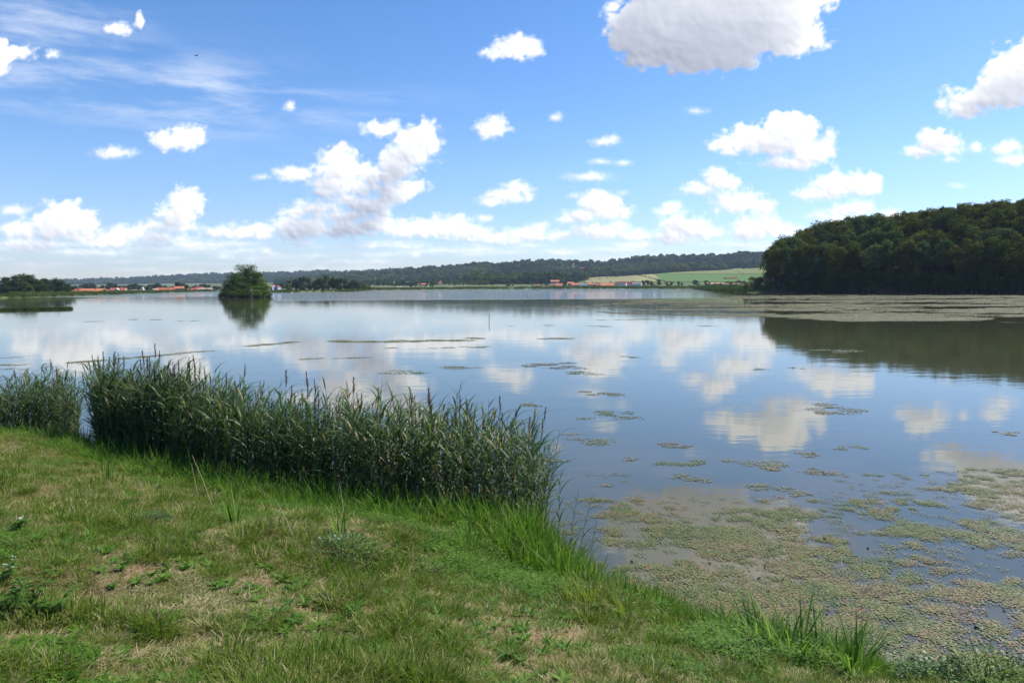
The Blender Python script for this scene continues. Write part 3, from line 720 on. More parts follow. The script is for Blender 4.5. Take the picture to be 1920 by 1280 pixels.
for (p, top, base, D) in [(1206, 525, 536, 1130), (1213, 524, 536, 1140), (1221, 526, 536, 1120), (1236, 523, 536, 1130), (1249, 528, 536, 1120), (1278, 529, 536, 1130), (1302, 524, 535, 1150), (1307, 525, 535, 1150), (1328, 531, 535, 1150), (1352, 530, 535, 1120),
                          (1007, 529, 536, 1180), (1014, 530, 536, 1170), (1024, 529, 536, 1190), (1060, 529, 536, 1190), (1096, 529, 535, 1220), (1110, 528, 535, 1240), (1145, 527, 535, 1260), (1188, 526, 535, 1260),
                          (703, 534, 539, 1300), (762, 531, 537, 1300), (768, 530, 537, 1310), (774, 531, 537, 1310), (781, 532, 537, 1280), (800, 531, 537, 1280), (808, 530, 537, 1290), (727, 533, 538, 1250), (742, 532, 538, 1270), (853, 534, 537, 1250), (868, 534, 537, 1250),
                          (690, 536, 539, 1200), (1380, 532, 535, 1120), (1390, 531, 535, 1120), (1370, 533, 535, 1120), (1385, 513, 518, 1700), (1391, 516, 521, 1660)]:
    x = xat(p, D); z = terr(x, D); h = max(zat(p, top, D) - z, 4)
    put_tree(VT[vi % 3], x, D, lw.uniform(0, 6), h / 12 * 1.05, 'separate dark tree or hedge tree on the plain before the hills', 'scattered trees on the plain before the hills', z=z, sz=h / 12); vi += 1

# woods on the hills: one mass
def on_hill(px, py, Da=1900, Db=2700):
    Ds = np.linspace(Da, Db, 160); e_ = [abs(float(hill_z(np.array([xat(px, d)]), np.array([d]))[0]) - zat(px, py, d)) for d in Ds]
    return float(Ds[int(np.argmin(e_))])
HW = [crown_mesh('far_crown', m_far_wood, 17, 7.0, 0, 320, 1.7, 300 + i, 9)[0] for i in range(5)]
def wood(name, n, Y0, Y1, p0, p1, keep, s=(.8, 1.25)):
    Yv = rng.uniform(Y0, Y1, n); pv_ = rng.uniform(p0, p1, n); x = (pv_ - 960) / FPX * Yv
    k = keep(pv_, Yv, x); Yv = Yv[k]; x = x[k]; pv_ = pv_[k]
    z = hill_z(x, Yv) - .8
    sc_ = rng.uniform(s[0], s[1], len(x)); t = np.clip((fbm(x * .008, Yv * .008, 8) - .5) * 2.2 + .42 + rng.normal(0, .24, len(x)), 0, 1); sc_ = sc_ * (1 + .5 * (rng.random(len(x)) < .12))
    o = scatter(name, np.stack([x, Yv, z], 1), HW, rng.uniform(0, 6.28, len(x)), sc_, tint=t)
    return o
edge_p = [-900, 500, 640, 700, 780, 850, 872, 890, 1000, 1050, 1090, 1120, 1210, 1260, 1340, 1360, 1500, 2800]
edge_y = [2100, 2100, 2150, 2150, 2180, 2120, 1850, 1450, 1400, 1450, 1650, 1900, 1905, 1905, 1910, 2130, 2130, 2130]
clear_ = [(1076, on_hill(1076, 499), 5, 170), (1091, on_hill(1091, 505), 7, 150), (1100, on_hill(1100, 511), 5, 130), (1118, on_hill(1118, 499), 9, 60), (1134, on_hill(1134, 498), 6, 50), (1062, on_hill(1062, 498), 7, 50)]
def keep1(p, Y, x):
    k = Y > np.interp(p, edge_p, edge_y) + (fbm(x * .02, Y * .02, 4) - .5) * 60
    for cp, cy, a, b_ in clear_: k &= ~((np.abs(p - cp) < a) & (Y > cy - b_) & (Y < cy + 30))
    return k
tag(wood('hill_woods', 26000, 1400, 2820, 520, 1560, keep1), 'dark green woods covering the hills beyond the lake')
tag(wood('distant_woods', 15000, 3500, 4420, -100, 960, lambda p, Y, x: Y > 0, (1.0, 1.5)), 'bluish far woods on the most distant ridge')
def keep2(p, Y, x): return fbm(x * .016, Y * .016, 31) > .60
tag(wood('hedgerows', 1500, 1330, 1960, 640, 1000, keep2, (.35, .75)), 'hedges and copses between the small fields on the hill foot')
tag(wood('field_hedge', 260, 1900, 1925, 1200, 1440, lambda p, Y, x: fbm(x * .03, Y * 0, 3) > .4, (.5, .8)), 'dark hedge line across the sloping fields')
def hedge(p0, Y0, p1, Y1, n, s, label):
    t = rng.random(n); Yv = Y0 + (Y1 - Y0) * t; x = ((p0 + (p1 - p0) * t) - 960) / FPX * Yv
    tag(scatter('hedge', np.stack([x + rng.normal(0, 2, n), Yv, hill_z(x, Yv) - .3], 1), HW, rng.uniform(0, 6, n), rng.uniform(s * .7, s * 1.2, n)), label)
hedge(1185, 1840, 1253, 1420, 60, .22, 'thin dark hedge between the stubble field and green field')
hedge(1362, 1240, 1400, 1240, 40, .35, 'dark hedge row below the farm near the forest')
hedge(1335, 1915, 1350, 1915, 10, .4, 'dark hedge patch in the upper meadow')
hedge(1085, 1640, 1215, 1880, 60, .25, 'thin hedge above the stubble field')
tag(wood('plain_bushes', 500, 1150, 1330, 560, 1440, lambda p, Y, x: fbm(x * .02, Y * .02, 77) > .56, (.2, .45)), 'low bushes dotted over the plain')

# ---- island
IW = [make_tree('willow_tree', m_willow, 15, 5.5, .3, 7000, .26, 400 + i, 26, .35) for i in range(3)]
ID = 278
im = leaf_mat('leaf_island_shade_side', [(0, (.045, .08, .014)), (.5, (.075, .125, .022)), (1, (.11, .165, .034))], .3, .7, .08)  # darker copy of the willow leaf: the island's shaded side put into colour
IW_shade = make_tree('willow_tree', im, 15, 5.5, .2, 6000, .26, 410, 24, .35)
def island_tree(pr, p, D, top, w, lab, cat='tree'):
    h = zat(p, top, D); put_tree(pr, xat(p, D), D, rnd.uniform(0, 6), w * D / FPX / 11.0, lab, None, z=.05, cat=cat, sz=h / 15)
island_tree(IW[0], 466, 281, 491, 66, 'tallest bright willow tree in the middle of the island')
island_tree(IW[1], 484, 280, 512, 46, 'rounded green willow on the right side of the island')
island_tree(IW_shade, 436, 281, 512, 46, 'bushy willow in shade-side green on the left side of the island')
island_tree(IW_shade, 426, 278, 530, 30, 'low bush in shade-side green at the left tip of the island', 'bush')
island_tree(IW[2], 494, 277, 532, 30, 'low bright bush at the right tip of the island', 'bush')
island_tree(IW_shade, 455, 275, 530, 46, 'low foliage tree in shade-side green at the front of the island', 'bush')
for k_, (p_, t_, d_, w_) in enumerate([(420, 540, 274, 20), (430, 541, 272, 22), (441, 540, 271, 24), (452, 542, 270, 22), (463, 541, 271.5, 20), (480, 541, 271, 22), (490, 540, 273, 22), (500, 543, 276, 18), (414, 545, 277, 12), (446, 525, 276, 34), (476, 522, 276, 36)]):
    h_ = zat(p_, t_, d_); put_tree(IW_shade if p_ < 470 else IW[k_ % 3], xat(p_, d_), d_, rnd.uniform(0, 6), w_ * d_ / FPX / 10, 'low shrub filling the foot of the island thicket', 'low shrubs round the foot of the island', z=-.5, cat='bush', sz=h_ / 14)
bb = leaf_mat('leaf_bronze', [(0, (.13, .09, .035)), (1, (.17, .12, .05))], .25)
island_tree(make_tree('bronze_bush', bb, 15, 5.5, .2, 1500, .3, 420, 12, .2), 424, 273, 537, 13, 'small bronze coloured bush on the left of the island', 'bush')
tag(obj('island_mud', (lambda: (lambda mb: (mb.tube([(0, 0, -.6), (0, 0, .02), (0, 0, .22)], [10.5, 9.6, 8.2], 40), mb.me('island_mud', flat_mat('mud', (.07, .055, .035), .9, 1)))[1])(MB()))()), 'low muddy island under the willows', kind='structure').location = (xat(460, 280), 281, 0)
e = empty('dead_tree', (xat(471, 271), 271.5, .0))
mb = MB(); mb.tube([(0, 0, -.3), (.1, 0, 1.2), (0, 0, 2.6), (.1, 0, 3.9)], [.2, .17, .12, .04], 6); obj('trunk', mb.me('trunk', m_dead), e)
for (a, b_, c_) in [((.05, 0, .7), (-1.0, -.2, 1.6), (-1.3, -.2, 2.6)), ((.1, 0, .9), (.9, -.3, 1.9), (1.2, -.2, 3.2)), ((0, 0, .3), (-.8, -.4, .5), (-1.5, -.3, .9)), ((0, 0, .2), (.8, -.5, .3), (1.4, -.4, .8)), ((0, 0, 1.9), (-.5, 0, 2.7), (-.6, 0, 3.4))]:
    mb = MB(); mb.tube([a, b_, c_], [.13, .1, .03], 5); obj('branch', mb.me('branch', m_dead), e)
tag(e, 'bleached bare dead tree forking at the front of the island', 'dead tree')
# swan
def swan(x, y):
    e = empty('swan', (x, y, 0), R(200)); mw = flat_mat('white_plumage', (.8, .8, .78), .6)
    mb = MB(); mb.tube([(-.62, 0, .22), (-.45, 0, .2), (-.1, 0, .16), (.25, 0, .18), (.42, 0, .25)], [.03, .17, .26, .2, .07], 10)
    mb.tube([(.36, 0, .22), (.5, 0, .42), (.44, 0, .65), (.52, 0, .82), (.62, 0, .84)], [.08, .05, .04, .045, .05], 8); obj('body', mb.me('body', mw, True), e)
    for s in (-1, 1):
        mb = MB(); mb.tube([(-.7, .1 * s, .34), (-.2, .22 * s, .32), (.2, .17 * s, .26)], [.02, .13, .06], 7); obj('wing', mb.me('wing', mw, True), e)
    mb = MB(); mb.tube([(.64, 0, .84), (.76, 0, .80)], [.03, .012], 6); obj('bill', mb.me('bill', flat_mat('orange_bill', (.6, .2, .03), .5)), e)
    tag(e, 'small white swan floating at the right tip of the island', 'swan')
swan(*gp(490, 557.6))

# ================================================================== HOUSES
m_wall = {k: flat_mat('wall_' + k, c, .85, .8, .1) for k, c in {'white': (.72, .70, .66), 'grey': (.34, .34, .34), 'ochre': (.45, .33, .2), 'brown': (.22, .16, .11), 'pink': (.5, .36, .3), 'blue': (.38, .42, .50)}.items()}
m_roof = {k: flat_mat('roof_' + k, c, .8, .9, .22) for k, c in {'red': (.52, .14, .07), 'orange': (.60, .21, .10), 'maroon': (.21, .075, .06), 'pale': (.42, .30, .25), 'grey': (.26, .26, .28), 'brown': (.28, .15, .10), 'crimson': (.36, .06, .055)}.items()}
m_glass = flat_mat('window_glass', (.05, .06, .08), .15, None); m_chim = flat_mat('chimney_brick', (.4, .2, .14), .9)
def house(px0, px1, ytop, yeave, ybase, D, wall, roof, label, along=True, depth=8, win=3, chim=True, rz=None, group=None, gz=None, dormer=False):
    w = (px1 - px0) / FPX * D; xc = xat((px0 + px1) / 2, D)
    zt = zat((px0 + px1) / 2, ytop, D); ze = zat((px0 + px1) / 2, yeave, D); zb = zat((px0 + px1) / 2, ybase, D)
    if zt - ze < 1.6: ze = zt - 1.6
    if ze - zb < 2.3: zb = ze - 2.3
    g = terr(xc, D + depth / 2); zb2 = min(zb, g) - .2
    e = empty('house', (xc, D, zb), rnd.uniform(-.12, .12) if rz is None else rz)
    H = ze - zb; Hr = zt - zb; bz = zb2 - zb
    hw = w / 2 * .94; y1 = depth
    mb = MB()
    if along:
        mb.add([(-hw, 0, bz), (hw, 0, bz), (hw, y1, bz), (-hw, y1, bz), (-hw, 0, H), (hw, 0, H), (hw, y1, H), (-hw, y1, H), (-hw, y1 / 2, Hr - .15), (hw, y1 / 2, Hr - .15)],
               [(0, 1, 5, 4), (2, 3, 7, 6), (1, 2, 6, 9, 5), (3, 0, 4, 8, 7)])
    else:
        mb.add([(-hw, 0, bz), (hw, 0, bz), (hw, y1, bz), (-hw, y1, bz), (-hw, 0, H), (hw, 0, H), (hw, y1, H), (-hw, y1, H), (0, 0, Hr - .15), (0, y1, Hr - .15)],
               [(0, 1, 5, 8, 4), (2, 3, 7, 9, 6), (1, 2, 6, 5), (3, 0, 4, 7)])
    obj('wall', mb.me('wall', m_wall[wall]), e)
    mb = MB(); o_ = .4; t = .18; W2 = w / 2
    def slab(a, b, c, d):
        A = [Vector(v) for v in (a, b, c, d)]; mb.add([*A, *[v + Vector((0, 0, t)) for v in A]], [(3, 2, 1, 0), (4, 5, 6, 7), (0, 1, 5, 4), (1, 2, 6, 5), (2, 3, 7, 6), (3, 0, 4, 7)])
    if along:
        slab((-W2, -o_, H - .15), (W2, -o_, H - .15), (W2, y1 / 2, Hr - t), (-W2, y1 / 2, Hr - t)); slab((-W2, y1 / 2, Hr - t), (W2, y1 / 2, Hr - t), (W2, y1 + o_, H - .15), (-W2, y1 + o_, H - .15))
    else:
        slab((-W2, -o_, H - .15), (0, -o_, Hr - t), (0, y1 + o_, Hr - t), (-W2, y1 + o_, H - .15)); slab((0, -o_, Hr - t), (W2, -o_, H - .15), (W2, y1 + o_, H - .15), (0, y1 + o_, Hr - t))
    rf = obj('roof', mb.me('roof', m_roof[roof]), e)
    if chim:
        mb = MB(); cx = w * .18; mb.box(cx - .35, cx + .35, y1 / 2 - 1.2, y1 / 2 - .5, Hr - 1.2, Hr + .7); obj('chimney', mb.me('chimney', m_chim), rf)
    if dormer:
        mb = MB(); mb.box(-1.8, 1.8, .4, 3, H - .2, H + 1.6); mb.add([(-1.9, .3, H + 1.6), (1.9, .3, H + 1.6), (0, .3, H + 2.6), (0, 3.4, H + 2.6), (-1.9, 3.4, H + 1.6), (1.9, 3.4, H + 1.6)], [(0, 1, 2), (0, 2, 3, 4), (1, 5, 3, 2)]); obj('dormer', mb.me('dormer', m_wall['white']), rf)
    for k in range(win):
        cx = (k - (win - 1) / 2) * w / (win + .4); mb = MB(); zc = H * .45
        mb.box(cx - .5, cx + .5, -.05, .02, zc - .6, min(zc + .7, H - .15)); obj('window', mb.me('window', m_glass), e)
    return tag(e, label, 'house', group)
GL = 'village houses behind the left shore'; GR = 'village houses behind the far shore on the right'
house(133, 148, 541.6, 548.5, 552, 492, 'brown', 'red', 'low red roofed barn leftmost of the left village, next to the dark wood', along=True, group=GL, win=0)
house(145, 187, 541, 548, 553, 480, 'brown', 'orange', 'long salmon roofed barn, second building from the dark left wood', depth=10, group=GL, win=0)
house(184, 199, 543, 547.5, 551, 510, 'ochre', 'brown', 'small brown roofed house right of the long salmon roof', group=GL)
house(202, 232, 539.6, 546.5, 549, 545, 'white', 'red', 'red roofed house with a white dormer in the left village', group=GL, dormer=True)
house(235, 260, 543, 546.5, 549, 600, 'pink', 'pale', 'low house with pale brownish roof in the middle of the left village', group=GL)
house(281, 290, 541, 543.5, 548, 660, 'grey', 'pale', 'small grey gabled shed left of the wide red roof', along=False, group=GL, win=0)
house(290, 324, 539.4, 545.3, 548, 690, 'ochre', 'red', 'wide red roofed house right of the white chapel tower', depth=10, group=GL)
house(324, 347, 536.8, 540.5, 547, 740, 'ochre', 'orange', 'two storey ochre house with orange roof left of the island', group=GL)
house(355, 370, 540, 543.5, 546.5, 760, 'white', 'red', 'small red roofed house near the island, left one', group=GL)
house(364, 377, 537.6, 540.5, 546, 770, 'pink', 'crimson', 'tall narrow crimson roofed house close to the island', group=GL)
house(372, 395, 539.6, 542, 546, 765, 'pink', 'pale', 'long pinkish house nearest to the island', group=GL)
house(506, 511, 534, 537, 546, 640, 'blue', 'orange', 'tiny orange roofed house just right of the island', group=None, win=1)
house(513, 521, 535.5, 538, 544, 620, 'blue', 'maroon', 'little blue and white boathouse right of the island', along=False, win=1)
e = empty('chapel_tower', (xat(266.5, 640), 640, -1)); mb = MB(); mb.box(-.9, .9, 0, 1.8, -.5, 4.6); obj('tower', mb.me('tower', m_wall['white']), e)
mb = MB(); mb.add([(-1, -.1, 4.6), (1, -.1, 4.6), (1, 1.9, 4.6), (-1, 1.9, 4.6), (0, .9, 6.2)], [(0, 1, 4), (1, 2, 4), (2, 3, 4), (3, 0, 4), (3, 2, 1, 0)]); obj('roof', mb.me('roof', m_wall['white']), e)
tag(e, 'narrow white chapel tower between red roofs in the left village', 'tower')
house(1001, 1014, 533.6, 535.4, 537, 1120, 'brown', 'brown', 'low brown shed leftmost of the right village', group=GR, win=0)
house(1030, 1042, 532.6, 534.8, 537, 1105, 'ochre', 'brown', 'small brown house below the two storey orange roof', group=GR)
house(1032, 1049, 524.8, 527.6, 533, 1150, 'grey', 'orange', 'two storey grey house with orange roof above the village', group=GR)
house(1042, 1055, 531, 535.5, 537, 1100, 'pink', 'orange', 'orange hipped house in front of the two storey house', group=GR)
house(1064, 1076, 528.5, 531, 536, 1130, 'ochre', 'orange', 'high orange roof, left half of the stepped farmhouse', group=GR)
house(1072, 1085, 530.5, 534.4, 537, 1112, 'ochre', 'orange', 'lower orange roof stepping down to the right', group=GR)
house(1085, 1101, 531, 534, 537, 1108, 'white', 'grey', 'dark grey roofed house with white walls in the village centre', group=GR)
house(1103, 1117, 529.6, 533.4, 537, 1122, 'pink', 'orange', 'orange roofed house right of the dark grey roof', group=GR)
house(1116, 1131, 530.6, 535, 537, 1112, 'brown', 'brown', 'brown red roof barn left of the widest orange roof', group=GR, win=0)
house(1126, 1151, 530.2, 535.4, 537, 1100, 'brown', 'orange', 'widest orange roofed barn in the right village', group=GR, win=0, depth=11)
house(1152, 1174, 527.8, 531.4, 536.5, 1110, 'white', 'maroon', 'white house with maroon roof and bright gable', group=GR, rz=-.45, depth=9)
house(1174, 1189, 528, 532.6, 536.5, 1112, 'white', 'crimson', 'white house with crimson roof, second from the right end', group=GR, rz=-.3)
house(1185, 1203, 529, 532, 536.5, 1100, 'white', 'grey', 'white house with grey roof at the right end of the village', group=GR, rz=-.35)
house(743, 753, 536.4, 537.6, 540, 1060, 'white', 'pale', 'low white shed on the meadow right of the grove', win=0, chim=False)
house(783, 792, 530.6, 532.6, 536, 1330, 'white', 'red', 'red roofed house among trees on the meadow edge, left of a pair')
house(790, 799, 531, 533, 536, 1320, 'pink', 'orange', 'orange roofed house among trees, right of a pair')
house(821, 829, 528.4, 530.4, 532.8, 1480, 'white', 'crimson', 'small white house with red roof alone under the hill wood')
house(1359, 1384, 519, 521.6, 524, 1560, 'brown', 'maroon', 'long dark farmhouse with maroon roof in the sloping fields', win=2)
house(1073, 1080, 494, 496.4, 499, on_hill(1076, 499), 'pink', 'red', 'red roofed house high on the wooded hill, uppermost', chim=False, win=2)
house(1086, 1097, 501, 503, 505, on_hill(1091, 505), 'brown', 'crimson', 'dark crimson roofed house on the wooded hill, middle one', chim=False, win=2)
house(1097, 1104, 507.5, 509, 511, on_hill(1100, 511), 'white', 'red', 'small white walled house on the hill, lowest of three', chim=False, win=2)

# ================================================================== REED BELTS ALONG THE FAR SHORES
m_belt = leaf_mat('reed_belt', [(0, (.045, .075, .02)), (.5, (.085, .125, .032)), (1, (.14, .165, .05))], .25, .7, .15, use_tint=True)
def belt_patch(seed, n=60, r=1.6, h=2.2, w=.12):
    q = random.Random(seed); mb = MB()
    for i in range(n):
        mb.lv = q.random(); a = q.uniform(0, 6.28); rr = r * q.random() ** .5
        mb.blade((rr * math.cos(a), rr * math.sin(a), 0), q.uniform(0, 6.28), h * q.uniform(.7, 1.1), w, q.uniform(0, .2), q.uniform(.1, .7), 2)
    return mb.me('belt_patch', m_belt)
BP = [belt_patch(i) for i in range(4)]
def belt(name, px0, px1, label, width=10, dens=.5, s=1.0, tint=None, inner=0.):
    pts = [gp(*p) for p in far_px if px0 <= p[0] <= px1]
    pts = np.array(pts); P_ = []
    for i in range(len(pts) - 1):
        a, b_ = pts[i], pts[i + 1]; d = b_ - a; Ln = np.linalg.norm(d); nrm = np.array([d[1], -d[0]]) / Ln
        mid = (a + b_) / 2 + nrm * 3
        if sdist(np.array([mid[0]]), np.array([mid[1]]))[0] < 0: nrm = -nrm
        n = int(Ln * width * dens * .3) + 2
        t = rng.random(n); u = rng.random(n) * width + inner
        P_.append(a + d * t[:, None] + nrm * u[:, None])
    P_ = np.vstack(P_); z = np.maximum(land_z(P_[:, 0], P_[:, 1]), 0) - .05
    n = len(P_); tn = np.clip(fbm(P_[:, 0] * .05, P_[:, 1] * .05, 12) * 1.3 - .1 + rng.normal(0, .1, n), 0, 1) if tint is None else np.clip(rng.normal(tint, .12, n), 0, 1)
    tag(scatter(name, np.column_stack([P_, z]), BP, rng.uniform(0, 6.28, n), rng.uniform(.75, 1.15, n) * s, tint=tn), label)
belt('reed_belt', 0, 420, 'green reed belt along the left far shore', 9, .5, .85)
belt('reed_belt', 505, 700, 'green reed belt in front of the grove', 9, .45, .6)
belt('reed_belt', 690, 1301, 'green reed belt along the farthest shore', 26, .28, 1.15, .62)
belt('reed_belt', 1299, 1402, 'dark reed belt left of the forest', 12, .6, 1.25, .35)
# narrow reed islet at the left
x0, y0 = gp(-60, 583.5); x1, y1 = gp(131, 579.5)
t = rng.random(420); P_ = np.column_stack([x0 + (x1 - x0) * t, y0 + (y1 - y0) * t + rng.normal(0, .5, 420), np.full(420, -.05)])
tag(scatter('reed_islet', P_, BP, rng.uniform(0, 6, 420), rng.uniform(.2, .3, 420), tint=rng.uniform(0, .45, 420)), 'long narrow strip of dark reeds standing in the water at the left')
# stake in the water
x, y = gp(917, 603.5); mb = MB(); mb.tube([(0, 0, -.6), (0.02, 0, .9)], [.035, .03], 8)
mb.tube([(0.02, 0, .9), (0.02, 0, .93)], [.045, .045], 8)
o = obj('stake', mb.me('stake', m_bark)); o.location = (x, y, 0); tag(o, 'thin wooden stake standing alone in the open water', 'stake')
# bird
x, y, z = at(368, 105, 70); e = empty('bird', (x, y, z), R(60)); mbk = flat_mat('dark_feathers', (.04, .04, .045), .7)
mb = MB(); mb.tube([(-.16, 0, 0), (-.06, 0, 0), (.06, 0, .01), (.13, 0, .02), (.17, 0, .02)], [.012, .035, .04, .02, .004], 8); obj('body', mb.me('body', mbk, True), e)
for s in (-1, 1):
    mb = MB(); mb.add([(-.05, .02 * s, .02), (.06, .02 * s, .02), (.05, .2 * s, .09), (-.08, .36 * s, .05), (-.06, .2 * s, .08), (-.05, .02 * s, .03), (.06, .02 * s, .03), (.05, .2 * s, .1)], [(0, 1, 2, 4), (4, 2, 3), (5, 6, 7, 4)]); obj('wing', mb.me('wing', mbk), e)
tag(e, 'small dark bird flying high in the sky at the upper left', 'bird')

# ================================================================== REEDS OF THE NEAR SHORE
m_reed = leaf_mat('reed_leaf', [(0, (.030, .070, .018)), (.35, (.052, .104, .028)), (.7, (.086, .148, .044)), (.94, (.14, .19, .075)), (1, (.30, .25, .13))], .3, .45, .28, seed_amt=.9)
m_reed_s = leaf_mat('reed_leaf_mass', [(0, (.030, .070, .018)), (.35, (.052, .104, .028)), (.7, (.086, .148, .044)), (.94, (.14, .19, .075)), (1, (.30, .25, .13))], .3, .45, .28, seed_amt=.9, use_tint=True)
m_stem = leaf_mat('reed_stem', [(0, (.10, .12, .05)), (1, (.17, .15, .08))], 0, .5, .4); m_plume = leaf_mat('reed_plume', [(0, (.13, .075, .055)), (1, (.22, .14, .10))], .3, .8, .1)
def leaf_shape(i, m):
    q = random.Random(500 + i); mb = MB(); mb.lv = q.random()
    mb.blade((0, 0, 0), 0, [.46, .58, .66, .50, .62][i], [.036, .042, .048, .038, .044][i], [.35, .5, .45, .7, .3][i], [.9, 1.3, 1.8, .7, 1.4][i], 6, .3)
    return mb
LEAF = [leaf_shape(i, None) for i in range(5)]; LEAFM = [l.me('leaf', m_reed) for l in LEAF]
def stem_shape(lean):
    mb = MB(); mb.tube([(0, 0, -.35), (lean * .1, 0, .6), (lean * .4, 0, 1.2), (lean, 0, 1.95)], [.0065, .006, .005, .0025], 5); return mb
def stem_at(lean, z): 
    return np.interp(z, [-.35, .6, 1.2, 1.95], [0, lean * .1, lean * .4, lean])
def plume_shape(seed):
    q = random.Random(seed); mb = MB(); side = q.uniform(0, 6.28)
    for i in range(34):
        mb.lv = q.random(); z = .24 * i / 34
        mb.blade((0, 0, z), side + q.uniform(-1.1, 1.1), q.uniform(.07, .13) * (1 - .4 * i / 34), .010, q.uniform(.12, .45), q.uniform(.1, .7), 3, .1)
    return mb
PLM = [plume_shape(i) for i in range(3)]; PLMM = [p.me('plume', m_plume) for p in PLM]
LEANS = [.03, .10, .18, .26]; STM = [stem_shape(l) for l in LEANS]; STMM = [s.me('stem', m_stem) for s in STM]
KIT = []      # recipe of each reed: stem, leaves (variant, matrix), plume
for i in range(8):
    q = random.Random(40 + i); ln = i % 4; lv = []; n = 10
    for k in range(n):
        z = .25 + 1.55 * (k / (n - 1)) ** .9; side = 0 if k % 2 else math.pi
        M = Matrix.Translation((stem_at(LEANS[ln], z), 0, z)) @ Matrix.Rotation(side + q.uniform(-.7, .7), 4, 'Z') @ Matrix.Diagonal((1, 1, 1, 1)) @ Matrix.Scale(q.uniform(.75, 1.12) * (1 if k < n - 2 else .7), 4)
        lv.append((q.randrange(5), M))
    KIT.append((ln, lv, (q.randrange(3) if i == 0 else None)))
def reed_mesh(kit):
    mb = MB(); ln, lv, pl = kit
    mb.cur = 1; s = STM[ln]; mb.add(s.V, s.F)
    mb.cur = 0
    for v, M in lv:
        mb.lv = rnd.random(); mb.add([M @ Vector(p) for p in LEAF[v].V], LEAF[v].F)
    if pl is not None:
        mb.cur = 2; M = Matrix.Translation((stem_at(LEANS[ln], 1.92), 0, 1.9)); mb.add([M @ Vector(p) for p in PLM[pl].V], PLM[pl].F)
    return mb.me('reed', [m_reed_s, m_stem, m_plume])
def make_reed(kit, loc, rz, s, label, group, name='reed', tilt=0):
    ln, lv, pl = kit; e = empty(name, loc, rz, s); e.rotation_euler = (tilt, 0, rz)
    obj('stem', STMM[ln], e)
    for v, M in lv:
        o = obj('leaf', LEAFM[v], e); o.matrix_local = M
    if pl is not None: o = obj('plume', PLMM[pl], e); o.location = (stem_at(LEANS[ln], 1.92), 0, 1.9)
    return tag(e, label, 'reed', group)
front = [(158, 855), (200, 868), (250, 880), (300, 900), (350, 914), (450, 944), (600, 974), (700, 992), (800, 1006), (900, 1018), (1000, 1030), (1018, 1036)]
fl = np.array([gp(*p) for p in front]); lf = np.array([gp(*p) for p in [(-120, 846), (0, 842), (70, 838), (146, 838)]])
def bed(line, depth, dens, endtaper=0):
    out_ = []
    for i in range(len(line) - 1):
        a, b_ = line[i], line[i + 1]; d = b_ - a; Ln = np.linalg.norm(d); n = int(Ln * depth * dens * .85); t = rng.random(n); u = rng.random(n) ** .9 * depth - .1
        p_ = a + d * t[:, None]; nv = p_ / np.linalg.norm(p_, axis=1)[:, None]
        out_.append(p_ + nv * u[:, None])
    return np.vstack(out_)
R1 = bed(fl, 2.6, 66); R2 = bed(lf, 2.8, 62)
RA = np.vstack([R1, R2]); which = np.concatenate([np.zeros(len(R1)), np.ones(len(R2))])
bpx = 960 + FPX * RA[:, 0] / RA[:, 1]; kk_ = ~(((which == 1) & (bpx > 134)) | ((which == 0) & (bpx < 170))); RA = RA[kk_]; which = which[kk_]
dist = np.hypot(RA[:, 0], RA[:, 1])
rz_ = rng.normal(.5, 1.0, len(RA))             # most lean with the breeze, to the right
rz_ = np.where(rng.random(len(RA)) < .3, rng.uniform(0, 6.28, len(RA)), rz_)
ppx = 960 + FPX * RA[:, 0] / RA[:, 1]
hs = rng.triangular(.55, .92, 1.22, len(RA)) * (1 + .35 * (fbm(RA[:, 0] * .8, RA[:, 1] * .8, 55) - .5))
hs *= np.interp(ppx, [-200, 100, 150, 175, 200, 500, 560, 800, 950, 1000, 1060], [.92, .92, .78, 1.0, 1.08, 1.06, 1.0, 1.0, .96, .88, .74])
ki = rng.integers(0, 8, len(RA)); ki = np.where((ki == 0) & (hs < .92), 3, ki); zr = np.maximum(land_z(RA[:, 0], RA[:, 1]), -.25)
order = np.argsort(dist); ind = order[:300]; rest = order[300:]
RM = [reed_mesh(k) for k in KIT]
m_near_end = sstep(980, 1040, ppx) ; m_gap = sstep(215, 165, ppx) * (which == 0) + sstep(100, 142, ppx) * (which == 1)
rz_ = np.where(rng.random(len(RA)) < m_near_end * .8, rng.normal(-.2, .5, len(RA)), rz_)
tiltx = rng.normal(0, .05, len(RA)); tilty = rng.normal(.02, .05, len(RA)) + m_near_end * rng.uniform(0, .10, len(RA))
lab1 = {0: 'reed with green leaves and no plume in the right part of the reed bed', 1: 'reed with a brown plume in the right part of the reed bed'}
for i in ind:
    k = KIT[ki[i]]
    e_r = make_reed(k, (RA[i, 0], RA[i, 1], zr[i]), rz_[i], float(hs[i]), lab1[0 if k[2] is None else 1], 'reeds at the near end of the reed bed')
    e_r.rotation_euler = (float(tiltx[i]), float(tilty[i]), float(rz_[i]))
tag(scatter('reed_bed', np.column_stack([RA[rest], zr[rest]]), RM, np.column_stack([tiltx[rest], tilty[rest], rz_[rest]]), hs[rest], idx=ki[rest], tint=rng.random(len(rest)) * .85), 'dense bed of tall green reeds with brown plumes in the shallows')
